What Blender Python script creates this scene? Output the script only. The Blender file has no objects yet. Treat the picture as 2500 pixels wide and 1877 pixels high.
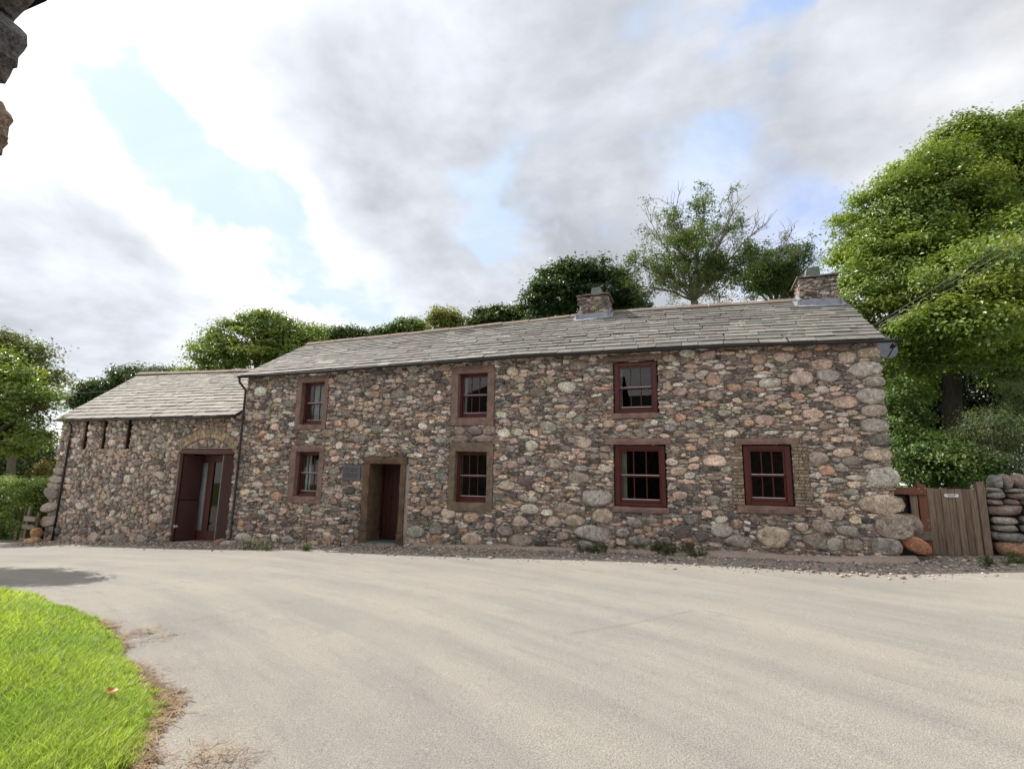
import bpy, math, random
import numpy as np
from mathutils import Vector, Matrix
rng = np.random.default_rng(7)
random.seed(7)
SC = bpy.context.scene
COL = SC.collection

# ------------------------------------------------------------------ camera
# World axes: x runs along the cottage front, y goes into the cottage (front wall at y=0), z up.
CAM_Y, CAM_Z, FOC = -12.98, 1.65, 1285.0            # focal length in pixels of a 2500 px wide picture
R_ = np.array([0.94139, 0.33682, 0.01822])
F_ = np.array([-0.33477, 0.92632, 0.17279])
R_ /= np.linalg.norm(R_); F_ -= R_ * (R_ @ F_); F_ /= np.linalg.norm(F_)
U_ = np.cross(R_, F_)
cam = bpy.data.cameras.new('camera'); cam_ob = bpy.data.objects.new('camera', cam); COL.objects.link(cam_ob)
cam.sensor_fit = 'HORIZONTAL'; cam.sensor_width = 36; cam.lens = 36 * FOC / 2500; cam.clip_end = 2000; cam.clip_start = 0.05
M = Matrix(((R_[0], U_[0], -F_[0], 0), (R_[1], U_[1], -F_[1], CAM_Y), (R_[2], U_[2], -F_[2], CAM_Z), (0, 0, 0, 1)))
cam_ob.matrix_world = M
SC.camera = cam_ob
CP = np.array([0, CAM_Y, CAM_Z])

# ------------------------------------------------------------------ light
SUN = np.array([-0.70, 0.175, 0.70]); SUN /= np.linalg.norm(SUN)
sl = bpy.data.lights.new('sun', 'SUN'); sl.energy = 2.4; sl.angle = math.radians(0.55); sl.color = (1.0, 0.94, 0.85)
so = bpy.data.objects.new('sun', sl); COL.objects.link(so)
so.rotation_euler = Vector(SUN).to_track_quat('Z', 'Y').to_euler(); so.location = (-20, 5, 30)
SC.view_settings.view_transform = 'Standard'; SC.view_settings.look = 'None'
SC.view_settings.exposure = 1.55; SC.view_settings.gamma = 1.0
SC.render.engine = 'CYCLES'; SC.cycles.max_bounces = 5; SC.cycles.diffuse_bounces = 3; SC.cycles.glossy_bounces = 3; SC.cycles.transmission_bounces = 3; SC.cycles.transparent_max_bounces = 8; SC.cycles.caustics_reflective = False; SC.cycles.caustics_refractive = False

def ray(px, py):
    return (px - 1250) * R_ - (py - 938.5) * U_ + FOC * F_
def P(px, py, d=0.0):
    r = ray(px, py); t = (d - CAM_Y) / r[1]
    return CP + r * t

def make_world():
    w = bpy.data.worlds.new('World'); SC.world = w; w.use_nodes = True
    nt = w.node_tree; N = nt.nodes; L = nt.links; N.clear()
    def n(t, **k):
        x = N.new(t)
        for a, b in k.items(): setattr(x, a, b)
        return x
    def math_(op, a, b=None, c=None, clamp=False):
        m = n('ShaderNodeMath', operation=op, use_clamp=clamp)
        for i, v in enumerate((a, b, c)):
            if v is None: continue
            if isinstance(v, (int, float)): m.inputs[i].default_value = v
            else: L.new(v, m.inputs[i])
        return m.outputs[0]
    tc = n('ShaderNodeTexCoord')
    sky = n('ShaderNodeTexSky', sky_type='NISHITA', sun_disc=False)
    sky.sun_elevation = math.asin(SUN[2]); sky.sun_rotation = math.atan2(SUN[0], SUN[1]); sky.altitude = 100; sky.air_density = 1.0; sky.dust_density = 1.6; sky.ozone_density = 1.6
    d = tc.outputs['Generated']
    sep = n('ShaderNodeSeparateXYZ'); L.new(d, sep.inputs[0])
    z = math_('ADD', math_('MAXIMUM', sep.outputs[2], 0.0), 0.42)
    cx = math_('DIVIDE', sep.outputs[0], z); cy = math_('DIVIDE', sep.outputs[1], z)
    cmb = n('ShaderNodeCombineXYZ'); L.new(cx, cmb.inputs[0]); L.new(cy, cmb.inputs[1]); L.new(sep.outputs[2], cmb.inputs[2])
    def noise(scale, det, rough, off=(0, 0, 0), vec=None, dist=0.0):
        mp = n('ShaderNodeMapping'); mp.inputs['Location'].default_value = off
        L.new(vec or cmb.outputs[0], mp.inputs[0])
        t = n('ShaderNodeTexNoise'); t.inputs['Scale'].default_value = scale; t.inputs['Detail'].default_value = det; t.inputs['Roughness'].default_value = rough; t.inputs['Distortion'].default_value = dist
        L.new(mp.outputs[0], t.inputs[0]); return t.outputs[0]
    n1 = noise(1.9, 6, 0.56, (3.1, 1.7, 0.4), dist=0.25)
    n2 = noise(5.6, 5, 0.55, (8.2, 4.1, 0))
    n3 = noise(1.2, 4, 0.5, (1.2, 9.4, 2.0))
    dens = math_('ADD', math_('MULTIPLY', n1, 0.9), math_('MULTIPLY', n2, 0.34))
    dens = math_('ADD', dens, 0.135)
    # gaps of clear sky (directions in the world, each with its own angular size)
    gaps = [((170, 80), 5.5, 0.16), ((330, 190), 5.5, 0.20), ((450, 330), 5.0, 0.24), ((560, 440), 4.5, 0.26), ((660, 550), 4.2, 0.24), ((760, 650), 4.2, 0.24), ((880, 745), 5, 0.2),
            ((1190, 550), 5.0, 0.32), ((1230, 620), 3.5, 0.2), ((1730, 420), 4.5, 0.28), ((1900, 20), 4.5, 0.34), ((2000, 590), 5.0, 0.24)]
    wn = n('ShaderNodeTexNoise'); wn.inputs['Scale'].default_value = 4.5; wn.inputs['Detail'].default_value = 4; wn.inputs['Roughness'].default_value = .6; L.new(d, wn.inputs[0])
    wv = n('ShaderNodeVectorMath', operation='MULTIPLY_ADD'); L.new(wn.outputs['Color'], wv.inputs[0]); wv.inputs[1].default_value = (.34, .34, .34); wv.inputs[2].default_value = (-.17, -.17, -.17)
    wa = n('ShaderNodeVectorMath', operation='ADD'); L.new(d, wa.inputs[0]); L.new(wv.outputs[0], wa.inputs[1]); wnrm = n('ShaderNodeVectorMath', operation='NORMALIZE'); L.new(wa.outputs[0], wnrm.inputs[0]); dw_ = wnrm.outputs[0]
    for (px, py), sig, wgt in gaps:
        c = ray(px, py); c = c / np.linalg.norm(c)
        dp = n('ShaderNodeVectorMath', operation='DOT_PRODUCT'); L.new(dw_, dp.inputs[0]); dp.inputs[1].default_value = tuple(c)
        e = math_('MULTIPLY', math_('SUBTRACT', dp.outputs['Value'], 1.0), 1.0 / (1 - math.cos(math.radians(sig))) * 0.75)
        g = math_('MULTIPLY', math_('EXPONENT', e), wgt)
        dens = math_('SUBTRACT', dens, g)
    mask = n('ShaderNodeMapRange', interpolation_type='SMOOTHSTEP'); mask.inputs['From Min'].default_value = 0.42; mask.inputs['From Max'].default_value = 0.62
    L.new(dens, mask.inputs['Value'])
    # brightness of the cloud: thin edges and the side near the sun are white, thick middles grey
    thick = n('ShaderNodeMapRange', interpolation_type='SMOOTHSTEP'); thick.inputs['From Min'].default_value = 0.60; thick.inputs['From Max'].default_value = 0.92
    shade_in = math_('ADD', math_('MULTIPLY', n3, 0.5), math_('ADD', math_('MULTIPLY', n2, 0.35), math_('MULTIPLY', dens, 0.35)))
    for (px, py), sig, wgt in [((1450, 230), 17, .30), ((1150, 520), 9, .30), ((1750, 330), 10, .16), ((1000, 330), 8, .12), ((30, 680), 6, .34), ((300, 760), 6, .22), ((900, 200), 8, .12)]:     # heavier banks
        c = ray(px, py); c = c / np.linalg.norm(c); dp = n('ShaderNodeVectorMath', operation='DOT_PRODUCT'); L.new(d, dp.inputs[0]); dp.inputs[1].default_value = tuple(c)
        e = math_('MULTIPLY', math_('SUBTRACT', dp.outputs['Value'], 1.0), 0.75 / (1 - math.cos(math.radians(sig))))
        shade_in = math_('ADD', shade_in, math_('MULTIPLY', math_('EXPONENT', e), wgt))
    L.new(shade_in, thick.inputs['Value'])
    sd = n('ShaderNodeVectorMath', operation='DOT_PRODUCT'); L.new(d, sd.inputs[0]); sd.inputs[1].default_value = tuple(SUN)
    near = n('ShaderNodeMapRange'); near.inputs['From Min'].default_value = 0.40; near.inputs['From Max'].default_value = 0.92; L.new(sd.outputs['Value'], near.inputs['Value'])
    sx, sy = SUN[0] / (SUN[2] + .42), SUN[1] / (SUN[2] + .42); sl_ = math.hypot(sx, sy)
    n1b = noise(1.9, 6, 0.56, (3.1 + .11 * sx / sl_, 1.7 + .11 * sy / sl_, 0.4), dist=0.25)
    n2b = noise(5.6, 5, 0.55, (8.2 + .05 * sx / sl_, 4.1 + .05 * sy / sl_, 0))
    relief = math_('ADD', math_('MULTIPLY', math_('SUBTRACT', n1b, n1), 3.6), math_('MULTIPLY', math_('SUBTRACT', n2b, n2), 1.6))      # far side of each billow is darker
    bright = math_('SUBTRACT', math_('SUBTRACT', math_('ADD', 3.75, math_('MULTIPLY', near.outputs[0], 1.0)), math_('MULTIPLY', thick.outputs[0], 1.55)), relief)
    bright = math_('MAXIMUM', bright, 2.0)
    ccol = n('ShaderNodeMix', data_type='RGBA'); ccol.inputs['A'].default_value = (1.0, 0.995, 0.985, 1); ccol.inputs['B'].default_value = (0.90, 0.945, 1.03, 1)
    L.new(thick.outputs[0], ccol.inputs['Factor'])
    vm = n('ShaderNodeVectorMath', operation='SCALE'); L.new(ccol.outputs['Result'], vm.inputs[0]); L.new(bright, vm.inputs['Scale'])
    skys = n('ShaderNodeMix', data_type='RGBA', blend_type='MULTIPLY'); skys.inputs['Factor'].default_value = 1.0
    L.new(sky.outputs[0], skys.inputs['A']); skys.inputs['B'].default_value = (1.0, 1.0, 1.0, 1)
    hz = n('ShaderNodeMix', data_type='RGBA'); hz.inputs['B'].default_value = (4.4, 4.8, 5.1, 1); L.new(skys.outputs['Result'], hz.inputs['A'])
    hz.inputs['Factor'].default_value = 0.14
    lim = n('ShaderNodeMix', data_type='RGBA', blend_type='DARKEN'); lim.inputs['Factor'].default_value = 1.0; L.new(hz.outputs['Result'], lim.inputs['A']); limc = n('ShaderNodeMix', data_type='RGBA'); limc.inputs['A'].default_value = (1.75, 2.2, 3.35, 1); limc.inputs['B'].default_value = (2.75, 3.3, 3.75, 1); L.new(near.outputs[0], limc.inputs['Factor']); L.new(limc.outputs['Result'], lim.inputs['B'])
    mix = n('ShaderNodeMix', data_type='RGBA'); L.new(mask.outputs[0], mix.inputs['Factor']); wisp = n('ShaderNodeMapRange', interpolation_type='SMOOTHSTEP'); wisp.inputs['From Min'].default_value = .38; wisp.inputs['From Max'].default_value = .72; wisp.inputs['To Max'].default_value = .5; L.new(noise(2.6, 5, .62, (5.5, 2.2, 1.0), dist=.8), wisp.inputs['Value'])
    veil = n('ShaderNodeMix', data_type='RGBA'); L.new(wisp.outputs[0], veil.inputs['Factor']); L.new(lim.outputs['Result'], veil.inputs['A']); veil.inputs['B'].default_value = (3.6, 3.75, 3.9, 1)
    L.new(veil.outputs['Result'], mix.inputs['A']); L.new(vm.outputs[0], mix.inputs['B'])
    bg = n('ShaderNodeBackground'); bg.inputs['Strength'].default_value = 0.1; L.new(mix.outputs['Result'], bg.inputs['Color'])
    out = n('ShaderNodeOutputWorld'); L.new(bg.outputs[0], out.inputs['Surface'])
make_world()

# ------------------------------------------------------------------ material helpers
class NT:
    def __init__(s, name):
        s.m = bpy.data.materials.new(name); s.m.use_nodes = True
        s.t = s.m.node_tree; s.N = s.t.nodes; s.L = s.t.links; s.N.clear()
        s.out = s.N.new('ShaderNodeOutputMaterial')
        gn = s.N.new('ShaderNodeNewGeometry'); gn.name = 'Geometry'; s.pos = gn.outputs['Position']
    def put(s, v, sock):
        if isinstance(v, bpy.types.NodeSocket): s.L.new(v, sock)
        elif isinstance(v, tuple) and len(v) == 3 and sock.type == 'RGBA': sock.default_value = v + (1,)
        else: sock.default_value = v
    def map(s, vec, scale=(1, 1, 1), rot=(0, 0, 0), loc=(0, 0, 0)):
        m = s.N.new('ShaderNodeMapping'); s.L.new(vec, m.inputs[0]); m.inputs['Scale'].default_value = scale; m.inputs['Rotation'].default_value = rot; m.inputs['Location'].default_value = loc
        return m.outputs[0]
    def noise(s, scale, det=4, rough=.55, vec=None, dist=0):
        t = s.N.new('ShaderNodeTexNoise'); s.L.new(vec or s.pos, t.inputs[0])
        t.inputs['Scale'].default_value = scale; t.inputs['Detail'].default_value = det; t.inputs['Roughness'].default_value = rough; t.inputs['Distortion'].default_value = dist
        return t.outputs[0]
    def vor(s, scale, vec=None, feat='F1', rnd=1.0):
        t = s.N.new('ShaderNodeTexVoronoi'); t.feature = feat; s.L.new(vec or s.pos, t.inputs[0]); t.inputs['Scale'].default_value = scale
        t.inputs['Randomness'].default_value = rnd
        return t.outputs['Distance']
    def attr(s, name):
        a = s.N.new('ShaderNodeAttribute'); a.attribute_name = name; return a.outputs['Color']
    def rng(s, v, a, b, c=0., d=1., smooth=True):
        m = s.N.new('ShaderNodeMapRange'); m.interpolation_type = 'SMOOTHSTEP' if smooth else 'LINEAR'; s.L.new(v, m.inputs[0])
        for i, x in enumerate((a, b, c, d)): m.inputs[i + 1].default_value = x
        return m.outputs[0]
    def math(s, op, a, b=0.):
        m = s.N.new('ShaderNodeMath'); m.operation = op; s.put(a, m.inputs[0]); s.put(b, m.inputs[1]); return m.outputs[0]
    def mix(s, f, a, b, mode='MIX'):
        m = s.N.new('ShaderNodeMix'); m.data_type = 'RGBA'; m.blend_type = mode
        s.put(f, m.inputs['Factor']); s.put(a, m.inputs['A']); s.put(b, m.inputs['B']); return m.outputs['Result']
    def scale(s, c, f):
        m = s.N.new('ShaderNodeVectorMath'); m.operation = 'SCALE'; s.put(c, m.inputs[0]); s.put(f, m.inputs['Scale']); return m.outputs[0]
    def bump(s, h, dist=.01, st=1.0, normal=None):
        b = s.N.new('ShaderNodeBump'); s.L.new(h, b.inputs['Height']); b.inputs['Distance'].default_value = dist; b.inputs['Strength'].default_value = st
        if normal: s.L.new(normal, b.inputs['Normal'])
        return b.outputs[0]
    def bsdf(s, col, rough=.8, normal=None, spec=.3, metal=0.):
        b = s.N.new('ShaderNodeBsdfPrincipled'); s.put(col, b.inputs['Base Color']); s.put(rough, b.inputs['Roughness']); s.put(spec, b.inputs['Specular IOR Level']); s.put(metal, b.inputs['Metallic'])
        if normal: s.L.new(normal, b.inputs['Normal'])
        return b.outputs[0]
    def done(s, sh): s.L.new(sh, s.out.inputs[0]); return s.m

def mat_stone(name='fieldstone', lich=1.0, amt=1.0):
    t = NT(name); c = t.attr('col')
    n = t.noise(9, 4, .65); n2 = t.noise(55, 3, .75); n3 = t.noise(2.2, 2)
    c = t.scale(c, t.rng(n, .25, .75, .5, 1.55, False))
    c = t.scale(c, t.rng(n2, .28, .72, .3, 1.75, False))
    c = t.mix(t.rng(t.noise(17, 2, .6), .54, .70, 0, .6), c, (.085, .075, .065))
    v = t.vor(16); sp = t.math('MULTIPLY', t.rng(v, .16, .30, 1, 0), t.rng(t.noise(3.3, 3), .53, .62, 0, 1))
    v2 = t.vor(42); sp2 = t.math('MULTIPLY', t.rng(v2, .18, .32, 1, 0), t.rng(n3, .46, .58, 0, 1))
    sp = t.math('MULTIPLY', t.math('MAXIMUM', sp, sp2), .75 * lich)
    c = t.mix(sp, c, (.56, .54, .49))
    orn = t.math('MULTIPLY', t.rng(t.noise(24, 3, .6), .66, .74, 0, .8), t.rng(t.noise(1.1, 2), .50, .60, 0, 1))
    c = t.mix(orn, c, (.33, .19, .04))
    c = t.scale(c, 1.42)
    h = t.math('ADD', t.math('MULTIPLY', n, 1.2), n2)
    return t.done(t.bsdf(c, .92, t.bump(h, .03 * amt, .9), .2))
def mat_mortar():
    t = NT('lime_mortar'); n = t.noise(14, 6, .7); n2 = t.noise(1.3, 3); n3 = t.noise(90, 4, .7)
    c = t.mix(t.rng(n2, .35, .65), (.43, .36, .32), (.53, .465, .425))
    c = t.scale(c, t.rng(n, .3, .7, .6, 1.25, False)); c = t.scale(c, t.rng(n3, .3, .7, .75, 1.2, False))
    return t.done(t.bsdf(c, .95, t.bump(t.math('ADD', n, t.math('MULTIPLY', n3, .4)), .03, 1), .1))
def mat_slate(name, tint=(1, 1, 1)):
    t = NT(name); c = t.attr('col'); n = t.noise(6, 6, .65); n2 = t.noise(40, 5, .7)
    st = t.noise(9, 4, .6, t.map(t.pos, (.35, 2.2, 2.2)))
    c = t.scale(c, t.rng(n, .25, .75, .72, 1.25, False)); c = t.scale(c, t.rng(n2, .25, .75, .72, 1.28, False)); c = t.scale(c, t.rng(st, .3, .7, .82, 1.15, False))
    v = t.vor(5.5); sp = t.math('MULTIPLY', t.rng(v, .14, .26, 1, 0), t.rng(t.noise(1.9, 3), .56, .64, 0, .7))
    c = t.mix(sp, c, (.52, .50, .42))
    c = t.mix(t.rng(t.noise(12, 4), .62, .74, 0, .45), c, (.13, .12, .09))
    return t.done(t.bsdf(c, .78, t.bump(t.math('ADD', n, n2), .012, .8), .35))
def mat_simple(name, col, col2=None, rough=.6, scale=8, bump=.004, spec=.4, stretch=None, fine=60, metal=0., lichen=0., vary=0.):
    t = NT(name); vec = t.map(t.pos, stretch) if stretch else t.pos
    n = t.noise(scale, 5, .6, vec); n2 = t.noise(fine, 4, .65, vec)
    c = t.mix(t.rng(n, .32, .68), col, col2 or tuple(x * .72 for x in col))
    c = t.scale(c, t.rng(n2, .25, .75, .82, 1.18, False))
    if vary:
        oi = t.N.new('ShaderNodeObjectInfo'); c = t.scale(c, t.rng(oi.outputs['Random'], 0., 1., 1 - vary, 1 + vary, False))
    if lichen:
        v = t.vor(14); sp = t.math('MULTIPLY', t.rng(v, .2, .3, 1, 0), t.rng(t.noise(3, 3), .5, .6, 0, lichen))
        c = t.mix(sp, c, (.55, .53, .48))
    return t.done(t.bsdf(c, rough, t.bump(t.math('ADD', n, n2), bump, 1), spec, metal))
def mat_leaf(name, trans=.33, gloss=.45):
    t = NT(name); c = t.attr('col')
    b = t.bsdf(c, .42, None, gloss)
    tr = t.N.new('ShaderNodeBsdfTranslucent'); m = t.mix(1.0, c, (1.35, 1.45, .55), 'MULTIPLY'); t.L.new(m, tr.inputs[0])
    mx = t.N.new('ShaderNodeMixShader'); mx.inputs[0].default_value = trans; t.L.new(b, mx.inputs[1]); t.L.new(tr.outputs[0], mx.inputs[2])
    return t.done(mx.outputs[0])
def mat_glass():
    t = NT('window_glass')
    fr = t.N.new('ShaderNodeFresnel'); fr.inputs[0].default_value = 1.72
    wv = t.noise(1.1, 1, .5); nb = t.bump(wv, .0012, .25)
    g = t.N.new('ShaderNodeBsdfGlossy'); g.inputs['Roughness'].default_value = .012; t.L.new(nb, g.inputs['Normal'])
    tp = t.N.new('ShaderNodeBsdfTransparent'); tp.inputs[0].default_value = (.86, .89, .88, 1)
    mx = t.N.new('ShaderNodeMixShader'); t.L.new(t.math('MULTIPLY', fr.outputs[0], t.math('SUBTRACT', 1.0, t.N['Geometry'].outputs['Backfacing'])), mx.inputs[0]); t.L.new(tp.outputs[0], mx.inputs[1]); t.L.new(g.outputs[0], mx.inputs[2])
    return t.done(mx.outputs[0])
def mat_road():
    t = NT('dusty_tarmac')
    # long curved wheel tracks: rings round a point far off to the side of the bend
    rel = t.map(t.pos, (1, 1, 1), (0, 0, 0), (16, 30, 0))
    ln = t.N.new('ShaderNodeVectorMath'); ln.operation = 'LENGTH'; t.L.new(rel, ln.inputs[0])
    sep = t.N.new('ShaderNodeSeparateXYZ'); t.L.new(rel, sep.inputs[0]); ang = t.math('ARCTAN2', sep.outputs[1], sep.outputs[0])
    cb = t.N.new('ShaderNodeCombineXYZ'); t.L.new(t.math('MULTIPLY', ln.outputs['Value'], 1.0), cb.inputs[0]); t.L.new(t.math('MULTIPLY', ang, 3.0), cb.inputs[1])
    tr = t.noise(1.6, 5, .6, cb.outputs[0]); tr2 = t.noise(6.5, 3, .6, cb.outputs[0])
    big = t.noise(.32, 3, .55); mid = t.noise(2.4, 4, .65); gr = t.noise(85, 2, .6); gr2 = t.noise(210, 2, .5)
    c = t.mix(t.rng(tr, .30, .70), (.245, .236, .222), (.318, .298, .266))
    c = t.mix(t.rng(big, .42, .66, 0, .5), c, (.33, .304, .265))
    c = t.mix(t.rng(tr2, .52, .74, 0, .42), c, (.21, .205, .198))
    c = t.mix(t.rng(mid, .52, .74, 0, .5), c, (.225, .215, .205))
    c = t.scale(c, t.rng(gr, .3, .7, .72, 1.27, False)); c = t.scale(c, t.rng(gr2, .3, .7, .82, 1.18, False))
    vor = t.vor(34); chips = t.math('MULTIPLY', t.rng(vor, .06, .12, 1, 0), t.rng(t.noise(.9, 3), .56, .68, 0, .7))
    c = t.mix(chips, c, (.09, .08, .07))
    h = t.math('ADD', gr, t.math('MULTIPLY', gr2, .6))
    return t.done(t.bsdf(c, .93, t.bump(h, .012, .9, t.bump(mid, .03, .3)), .15))
def mat_ground(name, a, b, scale=30, bump=.02):
    t = NT(name); n = t.noise(scale, 6, .7); n2 = t.noise(.6, 3); n3 = t.noise(scale * 5, 3, .6)
    c = t.mix(t.rng(n, .35, .65), a, b); c = t.scale(c, t.rng(n2, .3, .7, .78, 1.2, False)); c = t.scale(c, t.rng(n3, .3, .7, .7, 1.3, False))
    return t.done(t.bsdf(c, .95, t.bump(t.math('ADD', n, n3), bump, 1), .1))

MT = dict(
    stone=mat_stone(), drystone=mat_stone('drystone', .55), mortar=mat_mortar(), slate=mat_slate('roof_slate'),
    red_sand=mat_simple('red_sandstone', (.285, .19, .16), (.185, .125, .105), .9, 5, .012, .15, lichen=.3),
    brown_sand=mat_simple('brown_sandstone', (.225, .175, .125), (.145, .11, .085), .9, 6, .008, .15, lichen=.15),
    door_sand=mat_simple('ochre_sandstone', (.175, .115, .07), (.10, .072, .055), .9, 5, .012, .15, lichen=.18),
    ridge=mat_simple('ridge_sandstone', (.21, .15, .12), (.19, .165, .14), .9, 3, .01, .15, lichen=.5),
    paint=mat_simple('dark_red_paint', (.105, .019, .014), (.075, .015, .011), .38, 5, .001, .5, fine=30),
    oak=mat_simple('red_stained_timber', (.06, .014, .010), (.035, .010, .008), .5, 9, .002, .4, (9, 9, .7)),
    oak_light=mat_simple('orange_red_timber', (.095, .022, .013), (.065, .017, .011), .45, 6, .001, .4, (6, 6, .6)),
    glass=mat_glass(), black=mat_simple('black_plastic', (.012, .012, .013), (.016, .016, .017), .35, 5, .0005, .5),
    iron=mat_simple('rusted_iron', (.055, .03, .022), (.03, .02, .018), .75, 20, .003, .3),
    lead=mat_simple('lead_sheet', (.30, .32, .36), (.22, .24, .28), .5, 7, .004, .5, fine=25),
    fabric=mat_simple('curtain_fabric', (.62, .62, .64), (.52, .53, .56), .9, 4, .002, .1),
    check=mat_simple('checked_fabric', (.48, .45, .36), (.36, .35, .28), .9, 22, .002, .1),
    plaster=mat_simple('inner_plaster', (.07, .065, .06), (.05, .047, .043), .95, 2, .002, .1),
    deck=mat_simple('roof_felt', (.03, .03, .03), None, .95, 8, .002, .1),
    board=mat_simple('weathered_board', (.27, .20, .15), (.15, .11, .085), .88, 5, .006, .15, (9, 9, .6), 40, vary=.25),
    greyboard=mat_simple('grey_old_board', (.26, .225, .18), (.17, .145, .115), .9, 5, .004, .15, (1.2, 7, 7), 40, vary=.2),
    redpost=mat_simple('flaking_red_post', (.23, .085, .05), (.17, .10, .075), .85, 6, .004, .2, (5, 5, .8), lichen=.4),
    lath=mat_simple('dark_slit_timber', (.06, .03, .022), (.04, .022, .017), .9, 9, .003, .1, (8, 8, .7)),
    bark=mat_simple('grey_bark', (.17, .15, .125), (.10, .09, .075), .95, 6, .02, .1, (4, 4, .8), 30),
    dark_rubble=mat_simple('dark_rubble', (.13, .11, .095), (.05, .045, .04), .95, 7, .02, .1),
    darkbark=mat_simple('dark_beech_bark', (.085, .078, .068), (.05, .046, .04), .95, 6, .02, .1, (4, 4, .8), 30),
    ashbark=mat_simple('pale_ash_bark', (.30, .27, .22), (.20, .18, .15), .95, 6, .015, .1, (4, 4, .8), 30),
    leaf=mat_leaf('leaf'), grass=mat_leaf('grass_blade', .45, .6),
    road=mat_road(), field=mat_ground('field', (.05, .085, .02), (.08, .11, .03), 8),
    soil=mat_ground('lawn_soil', (.10, .13, .04), (.16, .14, .07), 25),
    gravel=mat_ground('gravel_bed', (.33, .295, .265), (.23, .205, .185), 40, .01),
    patch=mat_ground('worn_tarmac', (.285, .262, .23), (.262, .242, .215), 60, .002),
    concrete=mat_ground('lime_haunch', (.37, .30, .25), (.30, .245, .21), 12, .01),
    straw=mat_simple('dry_straw', (.36, .26, .165), (.17, .12, .08), .9, 6, .001, .1),
    plaque=mat_simple('purple_slate_plaque', (.125, .115, .135), (.10, .095, .11), .6, 10, .001, .4),
    engraved_shade=mat_simple('engraved_letter_shade', (.035, .033, .04), None, .8, 10, .0005, .1),
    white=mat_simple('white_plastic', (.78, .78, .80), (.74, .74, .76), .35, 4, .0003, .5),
    ink=mat_simple('black_ink', (.02, .02, .025), None, .6, 4, .0002, .2),
    dish=mat_simple('grey_dish_metal', (.13, .155, .18), (.10, .12, .14), .45, 5, .001, .5),
    cable=mat_simple('grey_cable', (.09, .09, .10), None, .6, 5, .0003, .3),
    slate_step=mat_simple('green_slate_step', (.10, .125, .125), (.075, .09, .09), .55, 6, .003, .4),
    crack=mat_simple('tar_seam', (.20, .185, .165), None, .9, 20, .002, .1),
)

# ------------------------------------------------------------------ mesh helpers
def mesh_np(name, V, F, mat, smooth=False, col=None):
    V = np.asarray(V, np.float32).reshape(-1, 3); me = bpy.data.meshes.new(name)
    if isinstance(F, np.ndarray):
        k = F.shape[1]; tot = np.full(len(F), k); flat = F.reshape(-1)
    else:
        tot = np.array([len(f) for f in F]); flat = np.array([i for f in F for i in f])
    me.vertices.add(len(V)); me.vertices.foreach_set('co', V.reshape(-1))
    me.loops.add(len(flat)); me.loops.foreach_set('vertex_index', flat.astype(np.int32))
    me.polygons.add(len(tot)); me.polygons.foreach_set('loop_start', np.concatenate(([0], np.cumsum(tot)[:-1])).astype(np.int32))
    me.polygons.foreach_set('use_smooth', np.full(len(tot), bool(smooth)))
    if col is not None:
        col = np.asarray(col, np.float32)
        a = me.attributes.new('col', 'FLOAT_COLOR', 'POINT'); c = np.ones((len(V), 4), np.float32); c[:, :3] = col; a.data.foreach_set('color', c.reshape(-1))
    me.update(calc_edges=True)
    if mat: me.materials.append(MT[mat] if isinstance(mat, str) else mat)
    return me
def link(name, me, parent=None, **tags):
    o = bpy.data.objects.new(name, me); COL.objects.link(o)
    if parent: o.parent = parent
    for k, v in tags.items(): o[k] = v
    return o
def thing(name, label, cat, group=None):
    o = bpy.data.objects.new(name, None); COL.objects.link(o); o['label'] = label; o['category'] = cat
    if group: o['group'] = group
    o.empty_display_size = .2
    return o
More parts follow.
